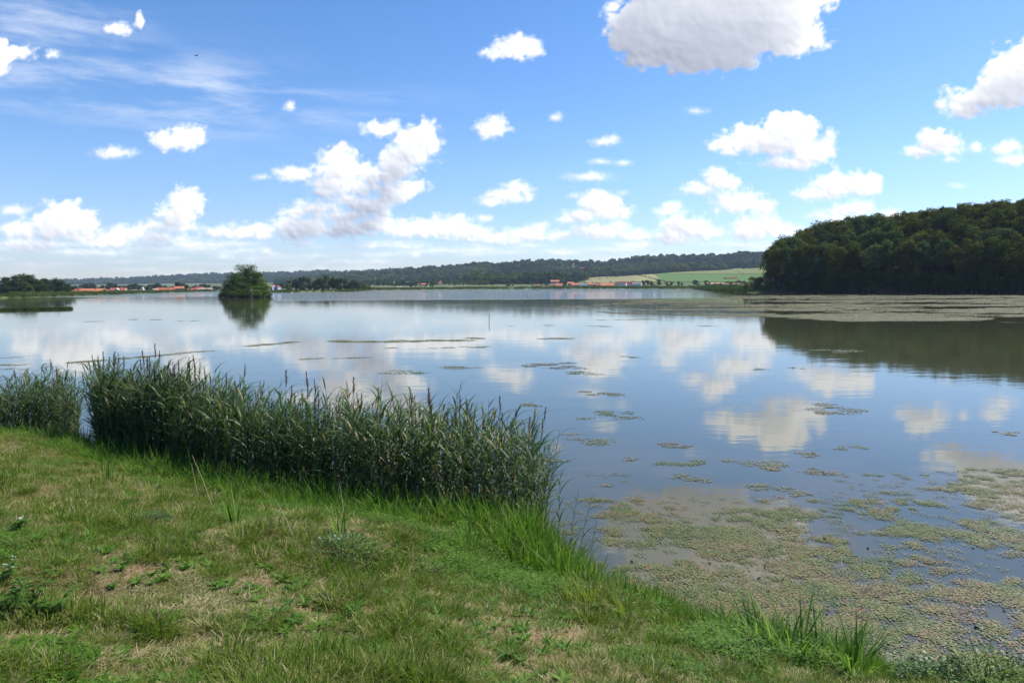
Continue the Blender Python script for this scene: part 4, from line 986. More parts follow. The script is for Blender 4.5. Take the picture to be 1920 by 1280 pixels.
# single reeds leaning out at the end of the bed
for (px_, py_, rz, s, tl, lab) in [(1085, 1062, .1, .62, .12, 'short reed leaning right over the floating leaves, past the end of the bed'), (1105, 1082, -.4, .5, .1, 'shortest bright reed at the end of the bed by the water'), (1050, 1048, .8, .7, -.1, 'reed leaning outward at the right corner of the bed'),
                                   (935, 1010, 0, 1.1, 0, 'tallest plumed reed standing above the right part of the bed'), (1068, 1040, .3, .55, 0, 'small leafy reed between the bed and the leaning reeds')]:
    x, y = gp(px_, py_); make_reed(KIT[0 if 'plumed' in lab else 3], (x, y, max(lz(x, y), -.1)), rz, s, lab, None, tilt=tl)

# ================================================================== GRASS OF THE BANK
GREEN = [(0, (.078, .150, .012)), (.25, (.130, .198, .022)), (.48, (.188, .228, .044)), (.68, (.27, .26, .09)), (.85, (.40, .33, .17)), (1, (.52, .43, .27))]
m_grass = leaf_mat('grass_blade', GREEN, .38, .6, .14, use_tint=True, seed_amt=.75)
m_lush = leaf_mat('lush_blade', [(0, (.060, .135, .012)), (.5, (.105, .215, .020)), (.85, (.18, .29, .045)), (1, (.32, .31, .12))], .42, .55, .2, use_tint=True, seed_amt=.6)
m_lush_o = leaf_mat('lush_blade_single', [(0, (.06, .13, .018)), (.5, (.10, .20, .03)), (1, (.17, .27, .055))], .4, .5, .35)
m_herb = leaf_mat('herb_leaf', [(0, (.05, .125, .010)), (.5, (.095, .20, .018)), (1, (.18, .27, .04))], .38, .55, .2, use_tint=True)
m_herb_o = leaf_mat('herb_leaf_single', [(0, (.06, .14, .02)), (.5, (.09, .18, .028)), (1, (.13, .23, .045))], .38, .6, .12)
def tuft(seed, n, r, h, w, m, lean=.5, bend=.9, seg=3, flat_=0):
    q = random.Random(seed); mb = MB()
    for i in range(n):
        mb.lv = q.random(); a = q.uniform(0, 6.28); rr = r * q.random() ** .6
        mb.blade((rr * math.cos(a), rr * math.sin(a), -.01), a + q.uniform(-.9, .9), h * q.uniform(.45, 1.1), w * q.uniform(.7, 1.3), q.uniform(.05, lean) + flat_, q.uniform(.1, bend), seg)
    return mb.me('tuft', m)
def herb(seed, n, r, h, m, ls=.02):
    q = random.Random(seed); mb = MB()
    for i in range(n):
        mb.lv = q.random(); a = q.uniform(0, 6.28); rr = r * q.random() ** .5; z = h * q.random() * (1 - (rr / r) ** 2 * .6)
        c = Vector((rr * math.cos(a), rr * math.sin(a), z)); b_ = q.uniform(0, 6.28); s = ls * q.uniform(.6, 1.4)
        d = Vector((math.cos(b_), math.sin(b_), q.uniform(-.3, .5))).normalized(); sd = d.cross(Vector((q.uniform(-.3, .3), q.uniform(-.3, .3), 1))).normalized()
        mb.add([c, c + d * s + sd * s * .5, c + d * s * 2, c + d * s - sd * s * .5], [(0, 1, 2, 3)])
    return mb.me('herb', m)
SG = [tuft(i, 22, .06, .060, .004, m_grass, 1.2, 1.0) for i in range(4)] + [tuft(10 + i, 24, .065, .095, .0048, m_grass, 1.0, 1.2) for i in range(3)] + [tuft(20 + i, 28, .05, .145, .006, m_grass, 1.0, 1.3, 4) for i in range(3)]
LIT = [tuft(25 + i, 15, .07, .085, .0060, m_grass, .5, .5, 3, .95) for i in range(4)]
LG = [tuft(30 + i, 20, .08, .36, .011, m_lush, .6, 1.1, 4) for i in range(4)] + [tuft(40 + i, 12, .07, .62, .019, m_lush, .5, 1.0, 5) for i in range(3)]
HB = [herb(50 + i, 60, .09, .07, m_herb, .011) for i in range(3)] + [herb(60 + i, 90, .12, .16, m_herb, .015) for i in range(2)]
def bank_points(n):
    """random points of the bank inside the view, thinning with distance"""
    d = 2.2 * (20 / 2.2) ** rng.random(n); u = rng.uniform(-.84, .84, n); x = u * d; y = d
    sd_ = sdist(x, y); k = (sd_ > -.02) & (sd_ < 11); return x[k], y[k], sd_[k]
dry_l = np.array([bank(*p)[:2] for p in [(250, 1085), (450, 1110), (700, 1160), (900, 1180), (1050, 1210), (1300, 1279)]])
dry_2 = np.array([bank(*p)[:2] for p in [(-50, 1230), (200, 1250), (400, 1240), (620, 1200), (800, 1250), (1050, 1278)]])
def dline(line, x, y):
    d = np.full(x.shape, 1e9)
    for i in range(len(line) - 1):
        a, b_ = line[i], line[i + 1]; e_ = b_ - a; t = np.clip(((x - a[0]) * e_[0] + (y - a[1]) * e_[1]) / (e_ @ e_), 0, 1)
        d = np.minimum(d, np.hypot(x - a[0] - t * e_[0], y - a[1] - t * e_[1]))
    return d
def dryness(x, y, sd_):
    n_ = fbm(x * 1.1, y * 1.1, 61, 4); f_ = fbm(x * 4, y * 4, 67, 3)
    f2_ = fbm(x * 9, y * 9, 69, 2); d = .40 + (n_ - .5) * .9 + (f_ - .5) * 1.1 + (f2_ - .5) * .8 + .34 * np.exp(-(dline(dry_l, x, y) / .26) ** 2) + .22 * np.exp(-(dline(dry_2, x, y) / .22) ** 2)
    d -= .45 * (1 - sstep(.6, 2.2, sd_)); d -= .10 * sstep(6, 9, sd_)
    return np.clip(d, 0, 1)
x, y, s_ = bank_points(120000); dr = dryness(x, y, s_)
keep = (rng.random(len(x)) > sstep(.62, .95, dr) * .72) & (s_ > .15)
x, y, s_, dr = x[keep], y[keep], s_[keep], dr[keep]
idx = np.where(dr > .6, rng.integers(0, 4, len(x)), rng.integers(0, 10, len(x)))
big = fbm(x * 2.2, y * 2.2, 88, 2)
sc_ = (.66 + .6 * sstep(.5, .72, big)) * rng.uniform(.7, 1.2, len(x)) * (1 - .35 * sstep(.6, .9, dr))
sc_ *= 1 + np.clip((np.hypot(x, y) - 6) / 14, 0, 1) * .5
z = land_z(x, y)
lx, ly, ls_ = bank_points(42000); ldr = dryness(lx, ly, ls_); k = rng.random(len(lx)) < .12 + .85 * sstep(.2, .7, ldr) * (1 - .65 * sstep(.72, .95, ldr)); k &= ls_ > .6; lx, ly, ldr = lx[k], ly[k], ldr[k]
tag(scatter('dead_grass', np.column_stack([lx, ly, land_z(lx, ly) + .004]), LIT, rng.uniform(0, 6.28, len(lx)), rng.uniform(.6, 1.3, len(lx)), tint=np.clip(rng.normal(.86, .1, len(lx)), 0, 1)), 'flattened straw coloured dead grass between the tufts')
tag(scatter('grass', np.column_stack([x, y, z]), SG, np.column_stack([rng.normal(0, .12, len(x)), rng.normal(0, .12, len(x)), rng.uniform(0, 6.28, len(x))]), sc_, idx=idx, tint=np.clip(dr * .95 + rng.normal(0.02, .24, len(x)), 0, 1)), 'short worn green and straw coloured grass on the bank')
x, y, s_ = bank_points(75000); lim = np.interp(960 + FPX * x / y, [-200, 1000, 1150, 2000], [1.0, .75, .25, .25]) + 1.1 * fbm(x * .7, y * .7, 71)
k = (s_ < lim) & (rng.random(len(x)) < .75); x, y, s_ = x[k], y[k], s_[k]
idx = np.where((s_ < .9) & (rng.random(len(x)) < .6), rng.integers(4, 7, len(x)), rng.integers(0, 4, len(x)))
ppx = 960 + FPX * x / y
hh = np.interp(ppx, [-200, 150, 400, 1000, 1150, 1300, 1450, 1600, 1700, 2000], [.85, .95, 1.05, 1.15, .7, .5, .65, .6, .35, .4])
tag(scatter('shore_grass', np.column_stack([x, y, np.maximum(land_z(x, y), -.02)]), LG, np.column_stack([rng.normal(0, .15, len(x)), rng.normal(0, .15, len(x)), rng.uniform(0, 6.28, len(x))]), rng.uniform(.55, 1.1, len(x)) * hh, idx=idx, tint=np.clip(rng.normal(.45, .22, len(x)), 0, 1)), 'tall bright green grass along the water edge')
x, y, s_ = bank_points(60000); hbn = fbm(x * .9, y * .9, 93)
k = ((hbn > .5) & (s_ > .3) & (s_ < 2.2)) | ((hbn > .66) & (s_ > .3)) ; x, y, s_, hbn = x[k], y[k], s_[k], hbn[k]
tag(scatter('ground_herbs', np.column_stack([x, y, land_z(x, y)]), HB, rng.uniform(0, 6.28, len(x)), rng.uniform(.6, 1.25, len(x)), idx=np.where(s_ < 2.2, rng.integers(0, 5, len(x)), rng.integers(0, 3, len(x))), tint=np.clip(rng.normal(.5, .2, len(x)), 0, 1)), 'low leafy herbs and clover between the grass')

def rosette_plant(seed):
    q = random.Random(seed); mb = MB()
    for i in range(11):
        mb.lv = q.random(); a = i * 2.4 + q.uniform(-.3, .3); mb.blade((0, 0, .004), a, q.uniform(.05, .10), q.uniform(.018, .028), q.uniform(.8, 1.35), q.uniform(.1, .5), 4, .2)
    return mb.me('broad_leaf_rosette', m_herb)
BR = [rosette_plant(i) for i in range(4)]
x, y, s_ = bank_points(5200); k = (s_ > 1.0) & (fbm(x * 1.4, y * 1.4, 301) > .47); x, y = x[k], y[k]
tag(scatter('broad_leaved_weeds', np.column_stack([x, y, land_z(x, y) + .01]), BR, rng.uniform(0, 6.28, len(x)), rng.uniform(.6, 1.35, len(x)), tint=np.clip(rng.normal(.4, .2, len(x)), 0, 1)), 'small broad leaved weeds scattered in the turf')
# ---- plants one can point at
def clump(name, px_, py_, seed, n, r, h, w, m, label, cat='plant', lean=.5, bend=1.0, seg=6, water=False):
    x, y, z = bank(px_, py_) if not water else (*gp(px_, py_), 0); e = empty(name, (x, y, z - .02)); q = random.Random(seed)
    for i in range(n):
        mb = MB(); mb.lv = q.random(); a = q.uniform(0, 6.28); rr = r * q.random() ** .6
        mb.blade((rr * math.cos(a), rr * math.sin(a), 0), a + q.uniform(-.8, .8), h * q.uniform(.55, 1.1), w * q.uniform(.8, 1.25), q.uniform(.05, lean), q.uniform(.2, bend), seg)
        obj('leaf', mb.me('leaf', m), e)
    return tag(e, label, cat)
m_sedge = leaf_mat('sedge_leaf', [(0, (.07, .16, .018)), (.6, (.12, .23, .03)), (1, (.24, .33, .09))], .38, .5, .2, seed_amt=1.6)
m_straw = leaf_mat('dry_stalk', [(0, (.34, .28, .15)), (1, (.5, .43, .27))], .2, .6, .2)
m_yel = leaf_mat('yellow_blade', [(0, (.15, .21, .03)), (1, (.24, .29, .05))], .4, .5, .3)
for (a, lab) in [((1420, 1212, 1, 44, .16, .56, .024), 'broad leaved sedge clump arching over the waterline, leftmost of the large sedges'), ((1480, 1236, 2, 50, .18, .60, .025), 'broad leaved sedge clump with pale bent leaves in the middle of the sedges'),
                 ((1545, 1252, 3, 46, .16, .58, .022), 'dense sedge clump third from the left at the water edge'), ((1600, 1268, 4, 44, .13, .62, .016), 'upright sedge clump at the right end of the shore sedges'), ((1345, 1190, 5, 26, .13, .42, .018), 'smaller thin sedge tuft left of the large sedges')]:
    clump('sedge_clump', a[0], a[1], *a[2:], m_sedge, lab, lean=.45, bend=1.3)
for (a, lab) in [((1105, 1130, 11, 110, .22, .42, .008), 'bright yellow green grass mound on the bank edge beside the floating leaves'), ((1175, 1158, 12, 80, .2, .36, .007), 'bright fine grass tuft right of the grass mound'), ((1265, 1182, 13, 60, .16, .34, .007), 'yellowish fine grass tuft at the shore before the sedges')]:
    clump('grass_mound', a[0], a[1], *a[2:], m_yel, lab, lean=.5, bend=1.4, seg=5)
for (a, lab) in [((330, 1030, 21, 60, .14, .24, .006), 'dense dark green grass tussock on the left of the bank'), ((100, 1060, 22, 50, .12, .26, .006), 'grass tussock near the left picture edge'), ((245, 1205, 23, 40, .08, .17, .009), 'small dark plantain like tuft near the bottom left'),
                 ((450, 1190, 24, 50, .10, .18, .006), 'grass tussock in the bottom centre left'), ((100, 1270, 26, 60, .10, .26, .006), 'long yellowish grass tuft at the bottom left corner'), ((800, 1255, 27, 36, .07, .16, .008), 'pale grass tuft on bare ground, bottom centre')]:
    clump('grass_tussock', a[0], a[1], *a[2:], m_lush_o if a[2] not in (26, 27) else m_yel, lab, lean=.8, bend=1.2, seg=5)
clump('flag_leaves', 440, 985, 31, 14, .06, .62, .022, m_sedge, 'tall upright leaves with a narrow dark base in front of the reed bed', lean=.25, bend=.6)
clump('flag_leaves', 200, 905, 32, 12, .08, .6, .02, m_sedge, 'upright leaf clump at the left end of the main reed bed', lean=.3, bend=.6)
clump('flag_leaves', 640, 1010, 33, 12, .08, .55, .02, m_sedge, 'upright leaf clump before the middle of the reed bed', lean=.3, bend=.7)
clump('flag_leaves', 880, 1040, 34, 12, .08, .55, .02, m_sedge, 'upright leaf clump before the right half of the reed bed', lean=.3, bend=.7)
def stalk(px_, py_, h, lean, az, label, m=m_straw, water=False):
    x, y, z = bank(px_, py_) if not water else (*gp(px_, py_), 0)
    mb = MB(); d = Vector((math.cos(az) * math.sin(lean), math.sin(az) * math.sin(lean), math.cos(lean)))
    mb.tube([(0, 0, -.05), d * h * .5, d * h + Vector((0, 0, -.02))], [.006, .005, .0025], 5); o = obj('dry_stalk', mb.me('dry_stalk', m)); o.location = (x, y, z)
    tag(o, label, 'stalk')
stalk(400, 950, .75, .4, 2.9, 'long straw coloured dry stalk leaning left before the reeds')
stalk(372, 935, .55, .25, 2.6, 'shorter dry stalk beside the long leaning straw stalk')
stalk(556, 1015, .5, .5, 2.8, 'bent dry stalk at the edge of the herbs before the reeds')
stalk(650, 1000, .6, .2, 2.4, 'pale thin stalk leaning in front of the dark reed stems')
stalk(1580, 1080, .4, 1.1, 1.2, 'broken pale stalk lying among the floating leaves', water=True)
stalk(1755, 1060, .5, .9, 1.0, 'long curved dry stalk sticking out of the floating leaves at the right', water=True)
stalk(1385, 1115, .25, 1.2, 2.2, 'short white stick among the floating leaves', water=True)
stalk(1720, 1055, .3, 1.3, .3, 'dry stick floating near the curved stalk', water=True)
# feathery weed at the lower left
def fern_weed(px_, py_, n, h, seed, label, flowers=False):
    x, y, z = bank(px_, py_); e = empty('feathery_weed' if not flowers else 'flowering_weed', (x, y, z)); q = random.Random(seed)
    mb = MB(); tips = []
    for i in range(n):
        a = q.uniform(0, 6.28); ln = q.uniform(.1, .7); hh_ = h * q.uniform(.5, 1); tip = Vector((math.cos(a) * ln * hh_, math.sin(a) * ln * hh_, hh_)); tips.append(tip)
        mb.tube([(0, 0, -.02), tip * .5 + Vector((0, 0, .02)), tip], [.004, .003, .0015], 5)
    obj('stem', mb.me('stem', m_herb_o), e)
    for tip in tips:
        for k in range(8):
            mb = MB(); mb.lv = q.random(); a = q.uniform(0, 6.28); fl_ = q.uniform(.05, .09); base = tip * q.uniform(.5, 1)
            d = Vector((math.cos(a), math.sin(a), q.uniform(-.1, .5))).normalized(); sd_ = d.cross(Vector((0, 0, 1))).normalized()
            for j in range(6):
                t_ = (j + 1) / 7; c = base + d * fl_ * t_ - Vector((0, 0, .03 * t_ * t_)); w_ = .017 * math.sin(math.pi * min(1, t_ * .9 + .12))
                for s in (-1, 1):
                    tp = c + sd_ * s * w_ + d * .014; mb.add([c - d * .005, tp - d * .006, tp + d * .004, c + d * .006], [(0, 1, 2, 3)])
            obj('leaf', mb.me('leaf', m_herb_o), e)
    if flowers:
        mf = flat_mat('white_petal', (.75, .74, .7), .6)
        for tip in tips:
            for k in range(3):
                c = tip + Vector((q.uniform(-.02, .02), q.uniform(-.02, .02), .01 + q.uniform(0, .02))); mb = MB()
                mb.add([c] + [c + Vector((math.cos(t_) * .0055, math.sin(t_) * .0055, .004)) for t_ in np.linspace(0, 5.24, 6)], [(0, i + 1, (i + 1) % 6 + 1) for i in range(6)]); obj('flower', mb.me('flower', mf), e)
    return tag(e, label, 'weed')
fern_weed(55, 1150, 9, .3, 1, 'dark green feathery leaved weed at the left picture edge'); fern_weed(95, 1165, 7, .24, 2, 'feathery weed just right of the largest feathery weed')
fern_weed(20, 1165, 7, .24, 5, 'low feathery weed in the left corner under the white flowers')
fern_weed(8, 1100, 6, .2, 3, 'weed with tiny white flowers at the far left edge', True)
fern_weed(35, 1000, 5, .16, 4, 'small white flowering weed higher up the bank at the left', True)
# shrubby plants by the water at the lower right
def shrub(px_, py_, n, r, h, seed, m, label, ls=.02):
    x, y, z = bank(px_, py_); e = empty('leafy_shrub', (x, y, z)); q = random.Random(seed)
    mb = MB()
    for i in range(9):
        a = q.uniform(0, 6.28); mb.tube([(0, 0, -.03), (math.cos(a) * r * .4, math.sin(a) * r * .4, h * .6), (math.cos(a) * r * .8, math.sin(a) * r * .8, h * q.uniform(.8, 1.1))], [.006, .004, .002], 5)
    obj('stem', mb.me('stem', m_bark), e)
    mb = MB()
    for i in range(n):
        mb.lv = q.random(); a = q.uniform(0, 6.28); rr = r * q.random() ** .5; zz_ = h * (q.random() ** .6) * (1.15 - (rr / r) ** 2 * .7)
        c = Vector((rr * math.cos(a), rr * math.sin(a), zz_)); b_ = a + q.uniform(-1.2, 1.2); s = ls * q.uniform(.6, 1.3)
        d = Vector((math.cos(b_), math.sin(b_), q.uniform(-.2, .9))).normalized(); sd_ = d.cross(Vector((q.uniform(-.4, .4), q.uniform(-.4, .4), 1))).normalized()
        mb.add([c, c + d * s + sd_ * s * .5, c + d * s * 2.1, c + d * s - sd_ * s * .5], [(0, 1, 2, 3)])
    o = obj('foliage', mb.me('foliage', m), e); o['kind'] = 'stuff'
    return tag(e, label, 'shrub')
m_shy = leaf_mat('shrub_yellow_green', [(0, (.09, .15, .02)), (1, (.22, .28, .05))], .4, .5, .3, seed_amt=1.2)
m_shd = leaf_mat('shrub_green', [(0, (.04, .09, .02)), (1, (.09, .17, .035))], .35, .45, .4, seed_amt=1.2)
shrub(1845, 1300, 1300, .34, .36, 1, m_shy, 'yellow green leafy shrub by the water at the bottom right'); shrub(1750, 1292, 1000, .28, .26, 2, m_shd, 'dark green leafy shrub left of the yellow green one')
shrub(1910, 1300, 600, .24, .26, 5, m_shd, 'dark leafy shrub in the bottom right corner')
shrub(1490, 1232, 500, .18, .14, 3, m_shd, 'dark small leaved shrub at the foot of the sedges'); shrub(690, 1065, 800, .34, .2, 4, m_shy, 'low bright leafy patch in front of the reeds', .016)
shrub(640, 1045, 800, .34, .22, 6, m_shd, 'darker leafy patch touching the reeds at the centre left', .018); shrub(800, 1085, 500, .25, .12, 7, m_shy, 'low round leafed patch right of the bright leafy patch', .014)
shrub(275, 985, 500, .25, .12, 8, m_shd, 'dark low leafy patch left of the tall flag leaves', .014)

# ================================================================== FLOATING LEAVES
m_pad = leaf_mat('floating_leaf', [(0, (.055, .085, .016)), (.35, (.10, .135, .030)), (.6, (.155, .155, .042)), (.8, (.19, .135, .05)), (.95, (.24, .13, .08)), (1, (.07, .05, .02))], .0, .5, .35, use_tint=True, seed_amt=.9)
m_pad_o = leaf_mat('floating_leaf_single', [(0, (.07, .105, .035)), (.4, (.13, .165, .06)), (.7, (.20, .19, .09)), (.9, (.28, .19, .13)), (1, (.10, .07, .035))], .0, .5, .35, seed_amt=1.1)
m_pad_far = leaf_mat('floating_leaf_far', [(0, (.10, .115, .045)), (.5, (.20, .20, .105)), (1, (.33, .29, .20))], .0, .7, .15, use_tint=True, seed_amt=.8)
def rosette(seed, m, n=12, r=.09, ls=.017):
    q = random.Random(seed); mb = MB()
    for i in range(n):
        mb.lv = q.random(); a = i * 2.4 + q.uniform(-.3, .3); rr = r * math.sqrt((i + .5) / n); s = ls * q.uniform(.7, 1.2)
        c = Vector((rr * math.cos(a), rr * math.sin(a), .006 + .002 * (n - i) / n + q.uniform(0, .008))); d = Vector((math.cos(a), math.sin(a), q.uniform(-.06, .12))); sd_ = Vector((-math.sin(a), math.cos(a), q.uniform(-.1, .1)))
        mb.add([c - d * s * .7, c - d * s * .1 + sd_ * s * .85, c + d * s * .8 + sd_ * s * .4, c + d * s, c + d * s * .8 - sd_ * s * .4, c - d * s * .1 - sd_ * s * .85], [(0, 5, 4, 3, 2, 1)[::-1]])
    return mb.me('rosette', m)
RO = [rosette(i, m_pad) for i in range(6)]; ROo = [rosette(i, m_pad_o) for i in range(6)]
def patch_far(seed, r=1.5, n=110, ls=.13):
    q = random.Random(seed); mb = MB()
    for i in range(n):
        mb.lv = q.random(); a = q.uniform(0, 6.28); rr = r * q.random() ** .5; s = ls * q.uniform(.6, 1.3); t_ = q.uniform(0, 6.28)
        c = Vector((rr * math.cos(a), rr * math.sin(a), .012 + q.uniform(0, .02))); d = Vector((math.cos(t_), math.sin(t_), q.uniform(-.1, .1))); sd_ = Vector((-math.sin(t_), math.cos(t_), q.uniform(-.1, .1)))
        mb.add([c - d * s, c + sd_ * s * .8, c + d * s, c - sd_ * s * .8], [(0, 3, 2, 1)[::-1]])
    return mb.me('far_patch', m_pad_far)
PFAR = [patch_far(i) for i in range(4)]
# near mat: how thick the leaves lie, by place
gx = [1040, 1150, 1300, 1450, 1600, 1750, 1920, 2100]
gy = [880, 920, 960, 1000, 1040, 1090, 1150, 1280]
dens = np.array([[.0, .0, .0, .02, .05, .18, .45, .5],
                 [.05, .08, .1, .2, .25, .5, .55, .6],
                 [.34, .50, .46, .46, .50, .60, .58, .6],
                 [.40, .50, .60, .68, .62, .60, .55, .5],
                 [.45, .42, .72, .75, .62, .60, .54, .5],
                 [.52, .50, .72, .78, .66, .62, .56, .55],
                 [.62, .70, .78, .80, .72, .66, .62, .6],
                 [.7, .75, .8, .8, .75, .7, .66, .6]])
def padden(px, py):
    u = np.interp(px, gx, np.arange(8)); v = np.interp(py, gy, np.arange(8)); ui = np.minimum(u.astype(int), 6); vi_ = np.minimum(v.astype(int), 6); a = u - ui; b_ = v - vi_
    return (dens[vi_, ui] * (1 - a) + dens[vi_, ui + 1] * a) * (1 - b_) + (dens[vi_ + 1, ui] * (1 - a) + dens[vi_ + 1, ui + 1] * a) * b_
n = 100000; y = rng.uniform(6.4, 16.5, n); x = rng.uniform(.4, 13.5, n)
Dv = np.stack([x, y, np.full(n, -EYE)], 1); ppx, ppy, w = to_px(Dv)
k = (sdist(x, y) < -.03) & (ppx > 1020) & (ppx < 2050) & (ppy > 878); x, y, ppx, ppy = x[k], y[k], ppx[k], ppy[k]
pn = .55 * fbm(x * .9, y * 1.3, 140, 5) + .45 * fbm(x * 2.6, y * 4.2, 141, 5); pd = padden(ppx, ppy)
thr = 1 - pd
mg_ = (pn - .5) * 2.6 + .5 - thr + (fbm(x * 6, y * 7, 172, 2) - .5) * .7; k = rng.random(len(x)) < np.clip(mg_ * 1.8, .012 * (pd > .2), .62)
x, y, ppx = x[k], y[k], ppx[k]
dd = np.hypot(x, y); o_ = np.argsort(dd)
tn = np.clip(fbm(x * 1.5, y * 1.5, 150) * 1.2 - .15 + rng.normal(0, .16, len(x)), 0, 1)
for i in o_[:300]:
    o = obj('floating_plant', ROo[i % 6]); o.location = (x[i], y[i], 0); o.rotation_euler = (0, 0, float(rng.uniform(0, 6.28))); s = float(rng.uniform(.7, 1.25)); o.scale = (s, s, s)
    tag(o, 'small rosette of floating leaves nearest the bank', 'water plant', 'nearest floating leaf rosettes')
r_ = o_[300:]
print('near rosettes', len(x))
tag(scatter('floating_leaves', np.column_stack([x[r_], y[r_], np.zeros(len(r_))]), RO, rng.uniform(0, 6.28, len(r_)), rng.uniform(.6, 1.2, len(r_)), tint=tn[r_]), 'dense mat of small floating leaves over the near water')
# separate rafts
rafts = [(1130, 738, 44, 6, 'raft of floating leaves beside the small cloud reflection above the reeds end'), (988, 760, 28, 5, 'small raft just right of the tallest reed plume'), (1150, 775, 40, 6, 'leaf raft made of two strips, upper strip'), (1170, 783, 34, 4, 'leaf raft, lower strip under the upper strip'), (1095, 784, 22, 3, 'thin leaf raft left of the two strips'),
 (1110, 828, 52, 8, 'broad leaf raft right of the reed tips'), (1080, 815, 24, 3, 'short leaf strip above the broad raft'), (1180, 860, 16, 5, 'tiny leaf raft between the larger ones'), (1268, 834, 40, 7, 'ragged raft below the big cloud reflection, left'), (1272, 866, 58, 9, 'wide raft with dark specks in the centre right'), (1286, 896, 40, 9, 'oval raft under the wide speckled raft'),
 (1410, 868, 60, 9, 'long raft in the centre of a chain of rafts'), (1440, 880, 36, 6, 'raft touching the long chain raft'), (1520, 852, 36, 6, 'raft upper right of the chain'), (1590, 838, 34, 6, 'raft right of the largest cloud reflection'), (1530, 886, 56, 6, 'flat raft chain at the middle right'), (1440, 915, 48, 9, 'bushy raft above the dense leaf mat'),
 (1500, 925, 28, 7, 'small round raft right of the bushy raft'), (1575, 772, 52, 9, 'raft inside the largest cloud reflection'), (1550, 760, 34, 6, 'upper raft inside the cloud reflection'), (1895, 812, 28, 6, 'raft at the right picture edge'), (1736, 890, 12, 3, 'tiny lone raft at the right'), (1050, 862, 40, 4, 'thin leaf line right of the reed leaves'), (1135, 912, 18, 4, 'small weed raft on dark water near the reeds'),
 (1100, 699, 40, 4, 'narrow raft with dark specks in open water'), (1030, 684, 56, 6, 'long olive raft in open water left of centre right'), (1060, 690, 40, 3, 'raft strip just under the long olive raft'), (1182, 669, 20, 2.2, 'tiny dark raft near the blurred cloud reflection'), (1430, 692, 22, 2, 'thin raft right of the white cloud reflection'), (1495, 690, 16, 2, 'small raft left of the forest reflection'),
 (1570, 658, 46, 4, 'oval ripple raft under the dark forest reflection'), (870, 690, 44, 4, 'faint raft above the middle of the reeds'), (760, 697, 46, 4, 'faint wide raft left of the faint raft')]
rr_ = random.Random(77)
for (cx, cy, a, b_, lab) in rafts:
    X0, Y0 = gp(cx, cy); mb = MB(); dist_ = Y0
    xl, _ = gp(cx - a, cy); _, yn = gp(cx, cy + b_); _, yf = gp(cx, cy - b_)
    ax_ = abs(X0 - xl); ay_ = (yf - yn) / 2
    ls_ = .024 * max(1, dist_ / 17); nleaf = int(min(3200, ax_ * ay_ * 3.14 / (ls_ * ls_ * 3.2)))
    cl_ = [(rr_.uniform(-.75, .75), rr_.uniform(-.7, .7), rr_.uniform(.25, .5)) for _ in range(7)]
    for i in range(nleaf):
        c_ = rr_.choice(cl_); q_ = rr_.uniform(0, 6.28); u_ = rr_.random() ** .55; mb.lv = rr_.random()
        fx = c_[0] + math.cos(q_) * u_ * c_[2] * 1.1; fy = c_[1] + math.sin(q_) * u_ * c_[2]
        t_ = rr_.uniform(0, 6.28); s = ls_ * rr_.uniform(.6, 1.2)
        c = Vector((fx * ax_, fy * ay_, rr_.uniform(.005, .014))); d = Vector((math.cos(t_), math.sin(t_), rr_.uniform(-.15, .15))); sd_ = Vector((-math.sin(t_), math.cos(t_), rr_.uniform(-.15, .15)))
        mb.add([c - d * s, c - sd_ * s * .7, c + d * s, c + sd_ * s * .7], [(0, 1, 2, 3)])
    o = obj('leaf_raft', mb.me('leaf_raft', m_pad_o)); o.location = (X0, Y0, 0); tag(o, lab, 'water plants')
# thin drifting lines of leaves far out: one mass
def strips(name, rows, label, s0=1.0, per=1.0, m=PFAR):
    X_ = []; S_ = []
    for (xa, ya, xb, yb, th, dn) in rows:
        a = np.array(gp(xa, ya)); b_ = np.array(gp(xb, yb)); Ln = np.linalg.norm(b_ - a); wd = abs(gp(xa, ya - th)[1] - gp(xa, ya + th)[1]) / 2 + .1
        n = int(Ln * dn * 1.2) + 3; t = rng.random(n); k = fbm(t * Ln * .25, np.zeros(n), int(xa) % 97) > .42; t = t[k]
        nf = (fbm(t * Ln * .12, np.zeros(len(t)), 5) - .5) * 2
        p_ = a + (b_ - a) * t[:, None]; p_[:, 1] += nf * wd + rng.normal(0, wd * .25, len(t)); X_.append(p_); S_.append(np.full(len(t), np.clip(wd * .3, .18, .8) * s0) * rng.uniform(.6, 1.3, len(t)))
    X_ = np.vstack(X_); S_ = np.concatenate(S_)
    tag(scatter(name, np.column_stack([X_, np.zeros(len(X_))]), m, rng.uniform(0, 6.28, len(X_)), S_, tint=rng.random(len(X_)) * .6), label)
strips('drifting_leaves', [(0, 684, 130, 680, 3, 4), (130, 680, 400, 657, 3, 5), (0, 671, 60, 668, 1.5, 2), (0, 692, 110, 690, 2, 2), (440, 650, 560, 640, 2.5, 4), (600, 632, 700, 630, 2, 3), (620, 640, 880, 637, 2.5, 5), (730, 652, 910, 650, 2, 3),
 (880, 634, 1080, 634, 2, 4), (480, 673, 720, 669, 2.5, 2), (1100, 600, 1240, 598, 1, 1), (105, 606, 140, 605, .8, 2), (150, 603, 200, 602, .8, 2), (245, 599, 300, 599, .8, 2), (300, 602, 370, 601, .8, 2), (560, 591, 580, 591, .5, 2), (685, 588, 706, 588, .5, 2), (1010, 609, 1150, 612, 1.2, 2), (1290, 610, 1380, 612, 1, 1.5), (1340, 622, 1400, 621, 1.2, 2), (930, 611, 960, 611, .6, 2), (1120, 585, 1440, 594, 2, 2), (1470, 611, 1530, 610, 1, 2), (1650, 608, 1720, 609, 1, 2), (1880, 604, 1910, 604, .8, 2), (1400, 625, 1450, 626, .8, 1), (430, 597, 460, 596, .5, 2), (440, 605, 480, 604, .6, 2)],
 'thin drifting lines of floating leaves out on the lake')
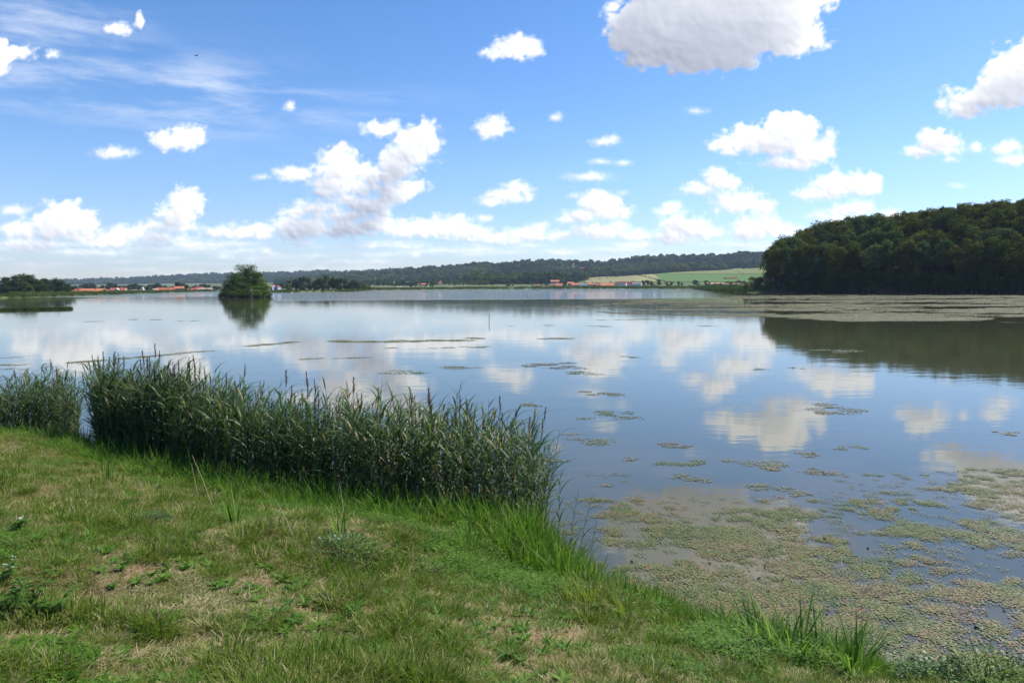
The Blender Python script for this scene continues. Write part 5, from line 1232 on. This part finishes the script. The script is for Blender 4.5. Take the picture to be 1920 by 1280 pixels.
# the wide pale mat before the forest
n = 20000; yv = 1 / rng.uniform(1 / 262, 1 / 74, n); ppx = rng.uniform(940, 2080, n); x = (ppx - 960) / FPX * yv
D_ = np.stack([x, yv, np.full(n, -EYE)], 1); qx, qy, _ = to_px(D_)
lo = np.interp(qx, [940, 1000, 1130, 1240, 1440, 1720, 1800, 1850, 1920, 2100], [578, 583, 586, 592, 598, 601, 602, 596, 593, 592]); up_ = np.interp(qx, [940, 1000, 1200, 1350, 1400, 2100], [580, 577, 565, 559, 553.5, 553.5])
nz = fbm(x * .035, yv * .085, 201, 5)
cov = sstep(940, 1350, qx) * .40 + .24
nb_ = fbm(x * .06, yv * .10, 211, 3) - .5; lo = lo + nb_ * 16; up_ = up_ + nb_ * 4
k = (rng.random(n) < .72) & (qy < lo) & (qy > up_) & (sdist(x, yv) < -3) & ((nz - .5) * 2.2 + .5 + (rng.random(n) - .5) * .35 > 1 - cov) 
x, yv = x[k], yv[k]; print('far mat', len(x))
tag(scatter('pale_leaf_mat', np.column_stack([x, yv, np.zeros(len(x))]), PFAR, rng.uniform(0, 6.28, len(x)), rng.uniform(.7, 1.1, len(x)) * np.interp(yv, [70, 250], [.62, 1.5]), tint=rng.random(len(x)) * .7 + .15), 'wide pale mat of floating leaves before the dark forest')
# dark seed heads and lumps poking out of the near mat
mlump = flat_mat('dark_weed', (.03, .028, .018), .7); lr = random.Random(12)
mbl = MB(); mbl.tube([(-.03, 0, 0), (-.01, 0, .02), (.02, .005, .022), (.035, 0, .002)], [.006, .02, .016, .004], 6); lm = mbl.me('weed_lump', mlump, True)
for i in range(46):
    px_ = lr.uniform(1180, 1900); py_ = lr.uniform(990, 1225); xx, yy = gp(px_, py_)
    if sdist(np.array([xx]), np.array([yy]))[0] > -.2: continue
    o = obj('dark_lump', lm); s = lr.uniform(.3, .8); o.location = (xx, yy, .002); o.scale = (s, s, s); o.rotation_euler = (0, 0, lr.uniform(0, 6))
    tag(o, 'small dark weed lump poking out of the floating leaves', 'weed', 'dark lumps among the floating leaves')
print('objects', len(sc.objects), 'forest', cnt)
